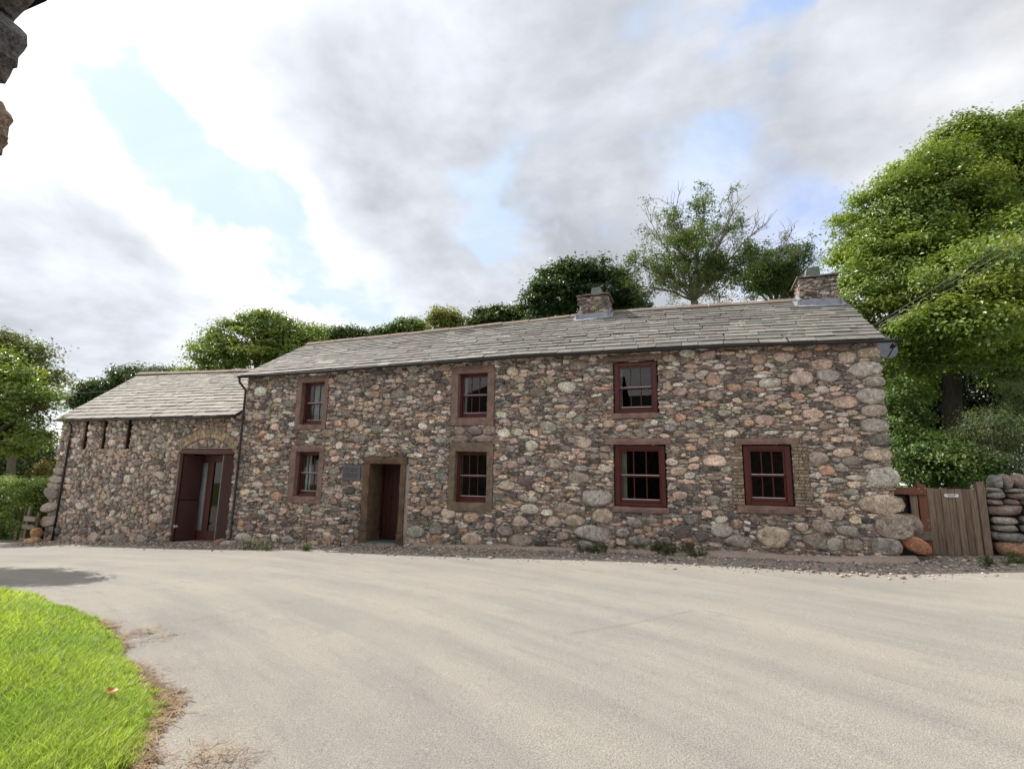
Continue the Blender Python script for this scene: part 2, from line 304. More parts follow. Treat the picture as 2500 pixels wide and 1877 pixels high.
class MB:
    def __init__(s): s.v = []; s.f = []; s.c = []
    def add(s, V, F, col=None):
        o = len(s.v); s.v.extend([tuple(map(float, p)) for p in V]); s.f.extend([tuple(int(i) + o for i in f) for f in F])
        if col is not None: s.c.extend([tuple(col)] * len(V))
        return s
    def box(s, x0, x1, y0, y1, z0, z1, jit=0., col=None):
        V = np.array([(x, y, z) for x in (x0, x1) for y in (y0, y1) for z in (z0, z1)], float)
        if jit: V += rng.uniform(-jit, jit, V.shape)
        return s.add(V, [(0, 1, 3, 2), (4, 6, 7, 5), (0, 4, 5, 1), (2, 3, 7, 6), (0, 2, 6, 4), (1, 5, 7, 3)], col)
    def bev(s, x0, x1, y0, y1, z0, z1, b=.006, jit=0., col=None):
        # box whose front (y0) edges are chamfered
        V = []
        for (y, i) in ((y1, 0), (y0 + b, 0), (y0, b)):
            V += [(x0 + i, y, z0 + i), (x1 - i, y, z0 + i), (x1 - i, y, z1 - i), (x0 + i, y, z1 - i)]
        V = np.array(V, float)
        if jit: V += rng.uniform(-jit, jit, V.shape)
        F = [(3, 2, 1, 0), (8, 9, 10, 11)]
        for a in (0, 4):
            for i in range(4): j = (i + 1) % 4; F.append((a + i, a + j, a + 4 + j, a + 4 + i))
        return s.add(V, F, col)
    def xbox(s, c, ax, sz, jit=0., col=None):
        ax = [np.array(a, float) / np.linalg.norm(a) for a in ax]; c = np.array(c, float)
        V = np.array([c + ax[0] * sz[0] / 2 * i + ax[1] * sz[1] / 2 * j + ax[2] * sz[2] / 2 * k for i in (-1, 1) for j in (-1, 1) for k in (-1, 1)])
        if jit: V += rng.uniform(-jit, jit, V.shape)
        return s.add(V, [(0, 1, 3, 2), (4, 6, 7, 5), (0, 4, 5, 1), (2, 3, 7, 6), (0, 2, 6, 4), (1, 5, 7, 3)], col)
    def tube(s, pts, rad, n=8, cap=True, col=None):
        pts = [np.array(p, float) for p in pts]; rad = [rad] * len(pts) if np.isscalar(rad) else rad
        V = []; F = []; ref = None
        for i, p in enumerate(pts):
            t = pts[min(i + 1, len(pts) - 1)] - pts[max(i - 1, 0)]; t /= np.linalg.norm(t) + 1e-9
            if ref is None: ref = np.array([1., 0, 0]) if abs(t[0]) < .8 else np.array([0, 1., 0])
            a = ref - t * (ref @ t); a /= np.linalg.norm(a); ref = a; b = np.cross(t, a)
            for k in range(n): V.append(p + rad[i] * (math.cos(2 * math.pi * k / n) * a + math.sin(2 * math.pi * k / n) * b))
        for i in range(len(pts) - 1):
            for k in range(n): F.append((i * n + k, i * n + (k + 1) % n, (i + 1) * n + (k + 1) % n, (i + 1) * n + k))
        if cap: F += [tuple(range(n))[::-1], tuple(range((len(pts) - 1) * n, len(pts) * n))]
        return s.add(V, F, col)
    def build(s, name, mat, parent=None, smooth=False, **tags):
        me = mesh_np(name, s.v, s.f, mat, smooth, s.c if s.c else None)
        return link(name, me, parent, **tags)
def recalc(me):
    import bmesh
    bm = bmesh.new(); bm.from_mesh(me); bmesh.ops.recalc_face_normals(bm, faces=bm.faces); bm.to_mesh(me); bm.free()

# ------------------------------------------------------------------ ground
GX = [-400, -60, -30, -22.2, -18.6, -13.5, -9, -5, 0, 3.2, 4.3, 5.3, 9, 40, 400]
GZ = [-6, -2.5, -1.27, -.94, -.77, -.54, -.31, -.16, .01, .07, .18, .26, .34, .6, 1.5]
_gx = np.linspace(-60, 40, 1001); _gz = np.interp(_gx, GX, GZ); _k = np.ones(15) / 15; _gz[7:-7] = np.convolve(_gz, _k, 'valid')
def g(s):
    s = np.asarray(s, float); return np.where((s < -59) | (s > 39), np.interp(s, GX, GZ), np.interp(s, _gx, _gz))
def gp(px, py):
    r = ray(px, py); t = (0 - CAM_Z) / r[2]
    for _ in range(30):
        q = CP + r * t; t = (float(g(q[0])) - CAM_Z) / r[2]
    return CP + r * t
def grid_sheet(name, xs, ys, zf, mat, **tags):
    X, Y = np.meshgrid(xs, ys, indexing='ij'); Z = zf(X, Y); V = np.stack([X, Y, Z], -1).reshape(-1, 3); a, b = len(xs), len(ys)
    i, j = np.meshgrid(np.arange(a - 1), np.arange(b - 1), indexing='ij'); q = i * b + j
    F = np.stack([q, q + b, q + b + 1, q + 1], -1).reshape(-1, 4)
    return link(name, mesh_np(name, V, F, mat, True), None, **tags)
def spread(a, b, c, d, n): return np.unique(np.concatenate([np.linspace(a, b, 12), np.linspace(b, c, n), np.linspace(c, d, 12)]))
grid_sheet('ground', spread(-400, -50, 35, 400, 60), spread(-200, -30, 30, 400, 20), lambda x, y: g(x) - .05, 'field', kind='structure')
def road_edge(x): return np.interp(x, [-60, -24, -22, -14, -8, -3, 1.5, 4, 8, 40], [-1.0, -.75, -.62, -.85, -.95, -1.15, -1.35, -1.3, -1.2, -1.0])
xs = np.linspace(-60, 38, 197); vs = np.linspace(0, 1, 40)
X, T = np.meshgrid(xs, vs, indexing='ij'); E0 = road_edge(X) + .05 * np.sin(X * 3.1) + .04 * np.sin(X * 7.7 + 1); Y = E0 * (1 - T) + -30 * T
V = np.stack([X, Y, g(X) + .012 * np.sin(X * .8) * np.sin(Y * .9)], -1).reshape(-1, 3); b = len(vs)
i, j = np.meshgrid(np.arange(len(xs) - 1), np.arange(b - 1), indexing='ij'); q = i * b + j
link('road', mesh_np('road', V, np.stack([q, q + 1, q + b + 1, q + b], -1).reshape(-1, 4), 'road', True), None, kind='structure')
# gravel strip between wall foot and road
vs = np.linspace(0, 1, 8); X, T = np.meshgrid(xs, vs, indexing='ij'); Y = .6 * (1 - T) + (road_edge(X) - .25) * T
V = np.stack([X, Y, g(X) + .035 * (1 - T) - .012 * T], -1).reshape(-1, 3); b = 8
i, j = np.meshgrid(np.arange(len(xs) - 1), np.arange(b - 1), indexing='ij'); q = i * b + j
link('gravel_strip', mesh_np('gravel_strip', V, np.stack([q, q + 1, q + b + 1, q + b], -1).reshape(-1, 4), 'gravel', True), None, kind='structure')

# ------------------------------------------------------------------ rubble stones
PAL_H = np.array([(.075, .072, .07), (.165, .16, .145), (.28, .265, .235), (.46, .43, .38), (.23, .18, .14), (.48, .37, .30), (.52, .415, .30), (.44, .28, .19), (.17, .135, .12), (.62, .57, .49), (.34, .265, .215)])
PW_H = np.array([.14, .16, .14, .12, .09, .10, .08, .03, .06, .06, .06])
PW_B = np.array([.06, .10, .14, .11, .15, .14, .08, .03, .08, .05, .07])
def pick_cols(n, w, jit=.24, calm=.14):
    c = PAL_H[rng.choice(len(PAL_H), n, p=w / w.sum())]; c = c * (1 - calm) + np.array((.30, .26, .235)) * calm; c = c * np.array((1.02, .985, .975)); return np.clip(c * rng.uniform(1 - jit, 1 + jit, (n, 1)) * rng.uniform(.95, 1.05, (n, 3)), .02, .6)

def pack(x0, x1, zb, zt, holes, classes, preset=(), res=.01):
    """Dart-throw blocky ellipses, big first, on an occupancy raster. zb/zt: floor and top height as functions of x."""
    nx = int((x1 - x0) / res); zmin = float(np.min(zb(np.linspace(x0, x1, 50)))); zmax = float(np.max(zt(np.linspace(x0, x1, 50)))); nz = int((zmax - zmin) / res)
    xc = x0 + (np.arange(nx) + .5) * res; zc = zmin + (np.arange(nz) + .5) * res
    blocked = (zc[None, :] < zb(xc)[:, None]) | (zc[None, :] > zt(xc)[:, None])
    for h in holes: blocked[max(0, int((h[0] - x0) / res)):max(0, int((h[1] - x0) / res)), max(0, int((h[2] - zmin) / res)):max(0, int((h[3] - zmin) / res))] = True
    occ = blocked.copy(); out = []
    def foot(a, b, th):
        w = int(a * 1.15 / res) + 1; h = int(a * 1.15 / res) + 1 if abs(th) > .4 else int((b + a * abs(math.sin(th))) * 1.1 / res) + 1
        dx, dz = np.meshgrid(np.arange(-w, w + 1) * res, np.arange(-h, h + 1) * res, indexing='ij')
        u = dx * math.cos(th) + dz * math.sin(th); v = -dx * math.sin(th) + dz * math.cos(th)
        return w, h, (np.abs(u / a) ** 3.1 + np.abs(v / b) ** 3.1) < .76
    def attempt(i, j, a, b, th, force=False):
        w, h, m = foot(a, b, th); i0, j0 = i - w, j - h
        if not force and (i0 < -w * .5 or j0 < -h * .6 or i + w >= nx + w * .5 or j + h >= nz + h * .6): return
        s = (slice(max(i0, 0), min(i + w + 1, nx)), slice(max(j0, 0), min(j + h + 1, nz)))
        mm = m[s[0].start - i0:s[0].stop - i0, s[1].start - j0:s[1].stop - j0]
        if mm.size == 0 or (not force and (occ[s] & mm).any()): return
        occ[s] |= mm; out.append((x0 + (i + .5) * res, zmin + (j + .5) * res, a, b, th))
    for (x, z, a, b, th) in preset: attempt(int((x - x0) / res), int((z - zmin) / res), a, b, th, True)
    for (amin, amax, rmin, rmax, tries, rot) in classes:
        free = np.flatnonzero(~occ); 
        if len(free) == 0: break
        pickd = rng.choice(free, min(tries, len(free)), replace=len(free) < tries)
        A = rng.uniform(amin, amax, len(pickd)); Rr = rng.uniform(rmin, rmax, len(pickd)); TH = rng.normal(0, rot, len(pickd))
        for p, a, r, th in zip(pickd, A, Rr, TH):
            i, j = divmod(int(p), nz)
            if occ[i, j]: continue
            attempt(i, j, a, a * r, th)
    S = np.array(out)
    def inside(x, z):
        i = np.clip(((x - x0) / res).astype(int), 0, nx - 1); j = np.clip(((z - zmin) / res).astype(int), 0, nz - 1)
        return ~blocked[i, j] | (x < x0) | (x > x1)
    return S, inside

EXP = 3.1
def outlines(S, inside, nr=12, gap=.006, grow=1.24, steps=14):
    """Grow every stone along rays until it meets a neighbour; returns radii."""
    n = len(S); th = np.arange(nr) / nr * 2 * math.pi; TH = np.zeros((n, nr)); out = np.zeros((n, nr)); ts = np.linspace(.45, grow, steps)
    order = np.argsort(S[:, 0]); xs_ = S[order, 0]; amax = S[:, 2].max()
    for i in range(n):
        x, z, a, b, r = S[i]
        lo, hi = np.searchsorted(xs_, (x - 1.3 * (a + amax), x + 1.3 * (a + amax))); c = order[lo:hi]
        c = c[(np.abs(S[c, 0] - x) < 1.3 * (a + S[c, 2])) & (np.abs(S[c, 1] - z) < 1.3 * (a + S[c, 2])) & (c != i)]
        jit = 1 + rng.normal(0, .10 if a < .13 else .05, nr)
        tha = np.arctan2(np.sin(th) * b ** .75, np.cos(th) * a ** .75) if b < a else th; TH[i] = tha; cu, su = np.cos(tha), np.sin(tha); rad = 1 / (np.abs(cu / a) ** EXP + np.abs(su / b) ** EXP) ** (1 / EXP)
        ux = (cu * math.cos(r) - su * math.sin(r)); uz = (cu * math.sin(r) + su * math.cos(r))
        px = x + ux[:, None] * rad[:, None] * ts; pz = z + uz[:, None] * rad[:, None] * ts
        ok = inside(px, pz)
        if len(c):
            dx = px[..., None] - S[c, 0]; dz = pz[..., None] - S[c, 1]; cr, sr = np.cos(S[c, 4]), np.sin(S[c, 4])
            dj = ((np.abs((dx * cr + dz * sr) / S[c, 2]) ** EXP + np.abs((-dx * sr + dz * cr) / S[c, 3]) ** EXP) ** (1 / EXP)).min(-1)
            ok &= dj > ts[None, :]
        bad = ~ok; first = np.where(bad.any(1), bad.argmax(1), steps); t = np.where(first == 0, .40, ts[np.maximum(first - 1, 0)])
        q = np.maximum(rad * t * jit - gap, .008); q = .06 * np.roll(q, 1) + .88 * q + .06 * np.roll(q, -1) if a < .13 else .16 * np.roll(q, 1) + .68 * q + .16 * np.roll(q, -1)
        out[i] = q
    return TH, out

def stone_geo(x, z, r, th, rad, h, flat=.72, y0=.035, prof=((1.01, None), (1.0, .55), (.93, .86), (.6, 1.0))):
    """one pillow-like stone on the wall plane (y=0), bulging towards -y"""
    nr = len(th); cu = np.cos(th + r) * rad; su = np.sin(th + r) * rad
    tx, tz = rng.normal(0, .16, 2); tz += .05; rings = []
    for k, (f, d) in enumerate(((prof[0][0], -y0), (prof[1][0], h * prof[1][1]), (prof[2][0], h * prof[2][1]), (flat * .8, h * 1.0))):
        jx = rng.normal(0, .012 * rad.mean() * k, nr)
        dep = d + (rng.normal(0, .09 * h, nr) if k else 0) + (tx * cu + tz * su) * f * (1 if k > 1 else .3 * k)
        rings.append(np.stack([x + cu * f + jx, -dep, z + su * f + jx * .5], -1))
    V = np.concatenate(rings + [np.array([[x, -h * 1.04, z]])]); F = []
    for k in range(3):
        for i in range(nr): j = (i + 1) % nr; F.append((k * nr + i, k * nr + j, (k + 1) * nr + j, (k + 1) * nr + i))
    F += [(3 * nr + i, 3 * nr + (i + 1) % nr, 4 * nr) for i in range(nr)]
    return V, F

def lay_stones(S, inside, cols, parent, hfun, nind=300, name='stone', xf=None, nr=12, mat='stone', cam_xf=True):
    th, rad = outlines(S, inside, nr)
    area = rad.mean(1) ** 2
    P0 = np.stack([S[:, 0], np.zeros(len(S)), S[:, 1]], -1)
    if xf is not None: P0 = np.array([xf(p[None])[0] for p in P0])
    score = area / ((P0 - CP) ** 2).sum(1); idx = np.argsort(-score); ind = set(idx[:nind].tolist()); rest = MB(); stv = []; stf = []; stc = []; off = 0
    for i in range(len(S)):
        x, z, a, b_, r = S[i]; h = hfun(x, z, a, b_)
        ang = a < .13 or rng.random() < .3
        V, F = stone_geo(x, z, r, th[i], rad[i], h, rng.uniform(.65, 1.05) if ang else rng.uniform(.6, .85), prof=((1.01, None), (1.0, .70), (.95, .95)) if ang else ((1.01, None), (1.0, .5), (.92, .84)))
        if xf is not None: V = xf(V)
        if i in ind:
            c = V.mean(0); o = link(name, mesh_np(name, V - c, F, mat, not ang or a > .09, np.repeat(cols[i][None], len(V), 0)), parent); o.location = c
        else:
            stv.append(V); stf += [tuple(k + off for k in f) for f in F]; off += len(V); stc.append(np.repeat(cols[i][None], len(V), 0))
    if stv:
        link('rubble', mesh_np('rubble', np.concatenate(stv), stf, mat, False, np.concatenate(stc)), parent, kind='stuff')

def wall_sheet(name, x0, x1, zb, zt, holes, mat, parent, y=0., thick=.55, xstep=.6, grow=0.):
    """front face with openings plus the faces of the openings through the wall's thickness"""
    holes = [(h[0] - grow, h[1] + grow, h[2] - grow, h[3] + grow) for h in holes]
    xs = sorted(set([x0, x1] + [v for h in holes for v in h[:2]] + list(np.arange(x0, x1, xstep)))); zs = sorted(set([v for h in holes for v in h[2:4]]))
    m = MB()
    for xa, xb in zip(xs[:-1], xs[1:]):
        lev = [None] + zs + [None]
        for k in range(len(lev) - 1):
            def zz(x, l, lo): return (float(zb(x)) if lo else float(zt(x))) if l is None else l
            a0, a1 = zz(xa, lev[k], True), zz(xb, lev[k], True); b0, b1 = zz(xa, lev[k + 1], False), zz(xb, lev[k + 1], False)
            xm = (xa + xb) / 2; zm = (a0 + b0) / 2
            if any(h[0] < xm < h[1] and h[2] < zm < h[3] for h in holes): continue
            m.add([(xa, y, a0), (xb, y, a1), (xb, y, b1), (xa, y, b0)], [(0, 1, 2, 3)])
            m.add([(xa, y + thick, a0), (xb, y + thick, a1), (xb, y + thick, b1), (xa, y + thick, b0)], [(3, 2, 1, 0)])
    for h in holes:
        a, b_, c, d = h
        m.add([(a, y, c), (a, y + thick, c), (a, y + thick, d), (a, y, d)], [(0, 1, 2, 3)]); m.add([(b_, y, c), (b_, y + thick, c), (b_, y + thick, d), (b_, y, d)], [(3, 2, 1, 0)])
        m.add([(a, y, d), (b_, y, d), (b_, y + thick, d), (a, y + thick, d)], [(0, 1, 2, 3)]); m.add([(a, y, c), (b_, y, c), (b_, y + thick, c), (a, y + thick, c)], [(3, 2, 1, 0)])
    return m.build(name, mat, parent)

# ------------------------------------------------------------------ cottage and barn: shared builders
def interp(xs, zs): return lambda x: np.interp(x, xs, zs)
class Roof:
    def __init__(s, ez, rz, d0, d1): s.ez, s.rz, s.d0, s.d1 = ez, rz, d0, d1
    def at(s, x, v, off=0.):        # v: metres up the slope measured along it at x
        rise = float(s.rz(x) - s.ez(x)); run = s.d1 - s.d0; L = math.hypot(rise, run)
        return np.array([x, s.d0 + run * v / L - off * rise / L, float(s.ez(x)) + rise * v / L + off * run / L])
    def length(s, x): return math.hypot(float(s.rz(x) - s.ez(x)), s.d1 - s.d0)
def lay_slates(roof_ob, roof, x0, x1, pal, nind, wmul=1.0):
    L = roof.length((x0 + x1) / 2); v = -.03; k = 0; items = []
    while v < L - .06:
        ex = (.265 - .10 * v / L) * rng.uniform(.95, 1.05); x = x0 - rng.uniform(0, .25)
        while x < x1 - .04:
            w = rng.uniform(.32, .78) * wmul * (1.1 - .25 * v / L); xa = max(x, x0 + rng.uniform(-.02, .02)); xb = min(x + w, x1 + rng.uniform(-.02, .02))
            if x1 - xb < .12: xb = x1 + rng.uniform(-.02, .02); w = xb - x + .2
            ln = min(ex * 1.75, L - v + .03); t = rng.uniform(.02, .03); l0 = .047 + rng.normal(0, .004); j = rng.normal(0, .008, 4)
            tail = [(xa + .006, v + j[0]), (xb - .006, v + j[1])]; head = [(xb - .006 + j[2] * .5, v + ln), (xa + .006 + j[3] * .5, v + ln)]
            if rng.random() < .25: tail[0] = (tail[0][0] + rng.uniform(.01, .05), tail[0][1]) if rng.random() < .5 else tail[0]
            pts = tail + head; lift = [l0 + rng.normal(0, .003), l0 + rng.normal(0, .003), .012, .012]
            V = [roof.at(min(max(p[0], x0 - .05), x1 + .05), p[1], o) for p, o in zip(pts, lift)] + [roof.at(min(max(p[0], x0 - .05), x1 + .05), p[1], o - t) for p, o in zip(pts, lift)]
            c = pal[rng.integers(len(pal))] * rng.uniform(.62, .84)
            items.append((np.array(V), c, (xb - xa) * ex)); x += w
        v += ex; k += 1
    F = [(0, 1, 2, 3), (4, 7, 6, 5), (0, 4, 5, 1), (1, 5, 6, 2), (2, 6, 7, 3), (3, 7, 4, 0)]
    sc = np.array([it[2] / ((it[0].mean(0) - CP) ** 2).sum() for it in items]); ind = set(np.argsort(-sc)[:nind].tolist()); rest = MB()
    for i, (V, c, _) in enumerate(items):
        if i in ind:
            ctr = V.mean(0); o = link('slate', mesh_np('slate', V - ctr, F, 'slate', False, np.repeat(c[None], 8, 0)), roof_ob); o.location = ctr
        else: rest.add(V, F, c)
    if rest.v: rest.build('slates', 'slate', roof_ob, kind='stuff')
def ridge_tiles(roof_ob, roof, x0, x1, skips=(), mat='ridge'):
    x = x0
    while x < x1 - .1:
        w = min(rng.uniform(.62, 1.15), x1 - x)
        xa, xb = x + .012, x + w - .012; x += w
        for (p, q) in skips:
            if xa < q and xb > p:
                if xa < p - .1: xb = p
                elif xb > q + .1: xa = q
                else: xa = xb
        if xb - xa < .1: continue
        m = MB(); V = []
        dz = rng.normal(0, .006)
        for xx in (xa, xb):
            zr = float(roof.rz(xx)) + dz; d = roof.d1
            V += [(xx, d - .19, zr - .085), (xx, d - .20, zr - .045), (xx, d - .04, zr + .075), (xx, d + .04, zr + .075), (xx, d + .20, zr - .045), (xx, d + .19, zr - .085), (xx, d, zr + .02)]
        V = np.array(V) + rng.normal(0, .004, (14, 3))
        F = [(i, i + 1, 8 + i, 7 + i) for i in range(6)] + [(6, 0, 7, 13), (0, 6, 5, 4, 3, 2, 1), (7, 8, 9, 10, 11, 12, 13)]
        m.add(V, F); m.build('ridge_tile', mat, roof_ob)
def gutter(parent, roof, x0, x1, r=.058, drop=.065, d=-.075, step=1.0, brk=1.75):
    m = MB(); xs = np.linspace(x0, x1, int((x1 - x0) / step) + 2); n = 8; V = []; F = []
    for x in xs:
        y = roof.d0 + d; z = float(roof.ez(x)) - drop + .01 * math.sin(x * 1.3)
        for rr in (r, r - .008):
            for k in range(n + 1):
                a = math.pi * (1 + k / n); V.append((x, y + rr * math.cos(a), z + rr * math.sin(a) + .03))
    q = 2 * (n + 1)
    for i in range(len(xs) - 1):
        for k in range(n):
            F.append((i * q + k, i * q + k + 1, (i + 1) * q + k + 1, (i + 1) * q + k)); o = n + 1
            F.append((i * q + o + k, (i + 1) * q + o + k, (i + 1) * q + o + k + 1, i * q + o + k + 1))
        for k in (0, n): F.append((i * q + k, (i + 1) * q + k, (i + 1) * q + n + 1 + k, i * q + n + 1 + k))
    for e in (0, len(xs) - 1): F.append(tuple(e * q + k for k in range(n + 1)))
    m.add(V, F); go = m.build('gutter', 'black', parent, True)
    x = x0 + .5
    while x < x1:
        b = MB(); y = roof.d0 + d; z = float(roof.ez(x)) - drop + .03 + .01 * math.sin(x * 1.3)
        pts = [(x, y + (r + .006) * math.cos(math.pi * (1 + k / 6)), z + (r + .006) * math.sin(math.pi * (1 + k / 6))) for k in range(7)] + [(x, y + r + .03, z + .02), (x, .0, z + .01)]
        b.tube(pts, .012, 5); b.build('bracket', 'iron', go); x += brk * rng.uniform(.85, 1.15)
    return go
def downpipe(parent, pts, r=.037, clips=()):
    m = MB(); m.tube(pts, r, 10); o = m.build('downpipe', 'black', parent, True)
    for (p) in clips:
        c = MB(); c.tube([(p[0], p[1], p[2] - .025), (p[0], p[1], p[2] + .025)], r + .014, 10); c.box(p[0] - .06, p[0] + .06, p[1] + .03, p[1] + .06, p[2] - .012, p[2] + .012); c.build('pipe_clip', 'black', o)
    return o
def sash(parent, a, b, c, d, y, jamb=.06, sag=None, drape=None, label=None):
    """box sash window: outer frame, two sashes each of three panes. a,b: x; c,d: z of the opening; y: front of the frame"""
    f = MB(); cill = .07
    f.bev(a, a + jamb, y, y + .12, c, d); f.bev(b - jamb, b, y, y + .12, c, d); f.bev(a + jamb, b - jamb, y + .003, y + .12, d - jamb * .9, d); f.bev(a + jamb, b - jamb, y - .02, y + .12, c, c + cill)
    w = f.build('window', 'paint', parent)
    if label: w['label'] = label
    ia, ib, ic, id_ = a + jamb, b - jamb, c + cill, d - jamb * .9; mid = (ic + id_) / 2
    for k, (z0, z1, yo) in enumerate(((mid - .02, id_, .03), (ic, mid + .02, .065))):
        s = MB(); st = .042; bot = .085 if k else .04; top = .045 if not k else .04
        if not k: z0s = z0
        yy = y + yo
        s.bev(ia, ia + st, yy, yy + .035, z0, z1, .004); s.bev(ib - st, ib, yy, yy + .035, z0, z1, .004); s.bev(ia + st, ib - st, yy, yy + .035, z1 - top, z1, .004); s.bev(ia + st, ib - st, yy - (0 if k else .012), yy + .035, z0, z0 + bot, .004)
        s.build('sash', 'paint', w)
        pb = MB(); pb.box(ia + st, ib - st, yy - .002, yy + .017, z0 + bot, z0 + bot + .011); pb.build('rail_highlight', 'white', w)  # white strip along the rail, a painted bright reflection
        pw = (ib - ia - 2 * st) / 3
        for q in (1, 2):
            gb = MB(); xq = ia + st + pw * q; gb.bev(xq - .011, xq + .011, yy, yy + .03, z0 + bot, z1 - top, .004); gb.build('glazing_bar', 'paint', w)
        for q in range(3):
            g_ = MB(); x0 = ia + st + pw * q + .011 * (q > 0); x1 = ia + st + pw * (q + 1) - .011 * (q < 2); g_.box(x0, x1, yy + .017, yy + .021, z0 + bot, z1 - top); g_.build('pane', 'glass', w)
    for (u0, u1, mt) in (drape or ()):
        n = 26; V = []; F = []
        for i in range(n + 1):
            x = ia + (ib - ia) * (u0 + (u1 - u0) * i / n); yy = y + .20 + .018 * math.sin(i * 1.35) + .008 * math.sin(i * 2.9)
            V += [(x, yy, ic - .1), (x, yy, id_ + .1), (x, yy + .006, ic - .1), (x, yy + .006, id_ + .1)]
        for i in range(n): q = i * 4; F += [(q, q + 4, q + 5, q + 1), (q + 2, q + 3, q + 7, q + 6)]
        cm = MB(); cm.add(V, F); cm.build('curtain', mt, w, True)
    return w
def rough_block(parent, name, x0, x1, y0, y1, z0, z1, mat, b=.012, jit=.004, bow=0.):
    """dressed stone: a bevelled block with slightly uneven arrises"""
    nx = max(2, int((x1 - x0) / .14)); nz = max(2, int((z1 - z0) / .14)); V = []; F = []
    X = np.linspace(x0, x1, nx + 1); Z = np.linspace(z0, z1, nz + 1)
    for i, x in enumerate(X):
        for j, z in enumerate(Z):
            ed = (i in (0, nx)) + (j in (0, nz)); V.append((x + rng.normal(0, jit) , y0 + (b if ed else 0) + rng.normal(0, jit * .8), z + rng.normal(0, jit)))
    for i in range(nx):
        for j in range(nz): q = i * (nz + 1) + j; F.append((q, q + nz + 1, q + nz + 2, q + 1))
    per = [i * (nz + 1) for i in range(nx + 1)] + [nx * (nz + 1) + j for j in range(1, nz + 1)] + [i * (nz + 1) + nz for i in range(nx - 1, -1, -1)] + [j for j in range(nz - 1, 0, -1)]
    o = len(V); V += [(V[p][0], y1, V[p][2]) for p in per]; n = len(per)
    for k in range(n): F.append((per[k], o + k, o + (k + 1) % n, per[(k + 1) % n]))
    F.append(tuple(o + k for k in range(n)))
    m = MB(); m.add(V, F); return m.build(name, mat, parent)
def hfun_house(x, z, a, b):
    if b > .12: return float(np.clip(.36 * b, .055, .14)) * rng.uniform(.85, 1.1)
    return float(np.clip(.50 * b + .018, .025, .085)) * rng.uniform(.6, 1.4)
def chimney(parent, s0, s1, d0, d1, zf, ztop, side, pot, label, roof):
    core = MB(); core.box(s0 + .03, s1 - .03, d0 + .03, d1 - .03, zf - .9, ztop - .02); ch = core.build('chimney', 'mortar', parent, label=label)
    for face in ('front', side):
        wd = (s1 - s0) if face == 'front' else (d1 - d0)
        S, ins = pack(0, wd, lambda x: np.full(np.shape(x), zf - .3), lambda x: np.full(np.shape(x), ztop - .03), [],
                      [(.10, .19, .22, .36, 220, .06), (.07, .11, .25, .5, 500, .08), (.04, .07, .25, .5, 700, .1), (.025, .04, .3, .6, 900, .1)], res=.008)
        if face == 'front': xf = lambda V: np.stack([s0 + V[:, 0], d0 + .02 + V[:, 1], V[:, 2]], -1)
        elif side == 'right': xf = lambda V: np.stack([s1 - .02 - V[:, 1], d0 + V[:, 0], V[:, 2]], -1)
        else: xf = lambda V: np.stack([s0 + .02 + V[:, 1], d1 - V[:, 0], V[:, 2]], -1)
        w = np.array([.2, .15, .12, .05, .2, .05, .01, .02, .18, .01, .08])
        lay_stones(S, ins, pick_cols(len(S), w) * .85, ch, lambda x, z, a, b: .03 * rng.uniform(.7, 1.3), 150, 'stone', xf)
    m = MB(); n = 7; xs_ = np.linspace(s0 - .07, s1 + .07, n)
    V = []; F = []
    for i, x in enumerate(xs_):
        zc = ztop + rng.normal(0, .006) + .012 * i / n
        V += [(x, d0 - .08 + rng.normal(0, .012), zc), (x, d1 + .08, zc), (x, d1 + .08, zc + .035), (x, d0 - .08 + rng.normal(0, .012), zc + .032)]
    for i in range(n - 1):
        q = i * 4
        for k in range(4): F.append((q + k, q + (k + 1) % 4, q + 4 + (k + 1) % 4, q + 4 + k))
    F += [(3, 2, 1, 0), tuple((n - 1) * 4 + k for k in range(4))]
    m.add(V, F, (.16, .135, .12)); m.build('cap_slab', 'drystone', ch)
    # cowl of four leaning slate slabs
    (pa, pb, pz, lean) = pot; yc = (d0 + d1) / 2; hd = .20; th = .03; tin = .035
    def slab(c0, c1, c2, c3, nrm):
        nrm = np.array(nrm, float) * th; q = [np.array(c, float) for c in (c0, c1, c2, c3)]; mm = MB()
        mm.add(q + [p + nrm for p in q], [(0, 1, 2, 3), (7, 6, 5, 4), (0, 4, 5, 1), (1, 5, 6, 2), (2, 6, 7, 3), (3, 7, 4, 0)], np.array((.15, .17, .155)) * rng.uniform(.85, 1.15)); mm.build('cowl_slab', 'slate', ch)
    zt = ztop + .03; la = lean
    slab((pa, yc - hd, zt), (pb, yc - hd, zt), (pb - tin + la, yc - hd + .05, pz), (pa + tin + la, yc - hd + .05, pz - .015), (0, 1, 0))
    slab((pa, yc + hd, zt), (pb, yc + hd, zt), (pb - tin + la, yc + hd - .05, pz), (pa + tin + la, yc + hd - .05, pz), (0, -1, 0))
    slab((pa, yc - hd + .035, zt), (pa, yc + hd - .035, zt), (pa + tin + la, yc + hd - .09, pz - .02), (pa + tin + la, yc - hd + .09, pz - .02), (1, 0, 0))
    slab((pb, yc - hd + .035, zt), (pb, yc + hd - .035, zt), (pb - tin + la, yc + hd - .09, pz - .03), (pb - tin + la, yc - hd + .09, pz - .03), (-1, 0, 0))
    # lead flashing: apron on the slates and upstand
    fl = MB(); L0 = roof.length(s0); run = roof.d1 - roof.d0
    vv = (d0 - roof.d0) / run * L0
    xs2 = np.linspace(s0 - .09, s1 + .09, 8); V = []; F = []
    for i, x in enumerate(xs2):
        V += [roof.at(x, vv - .17 + rng.normal(0, .006), .05), roof.at(x, vv - .02, .055), (x, d0 - .035, roof.at(x, vv, .05)[2] + .15 + rng.normal(0, .006)), (x, d0 + .02, roof.at(x, vv, .05)[2] + .15)]
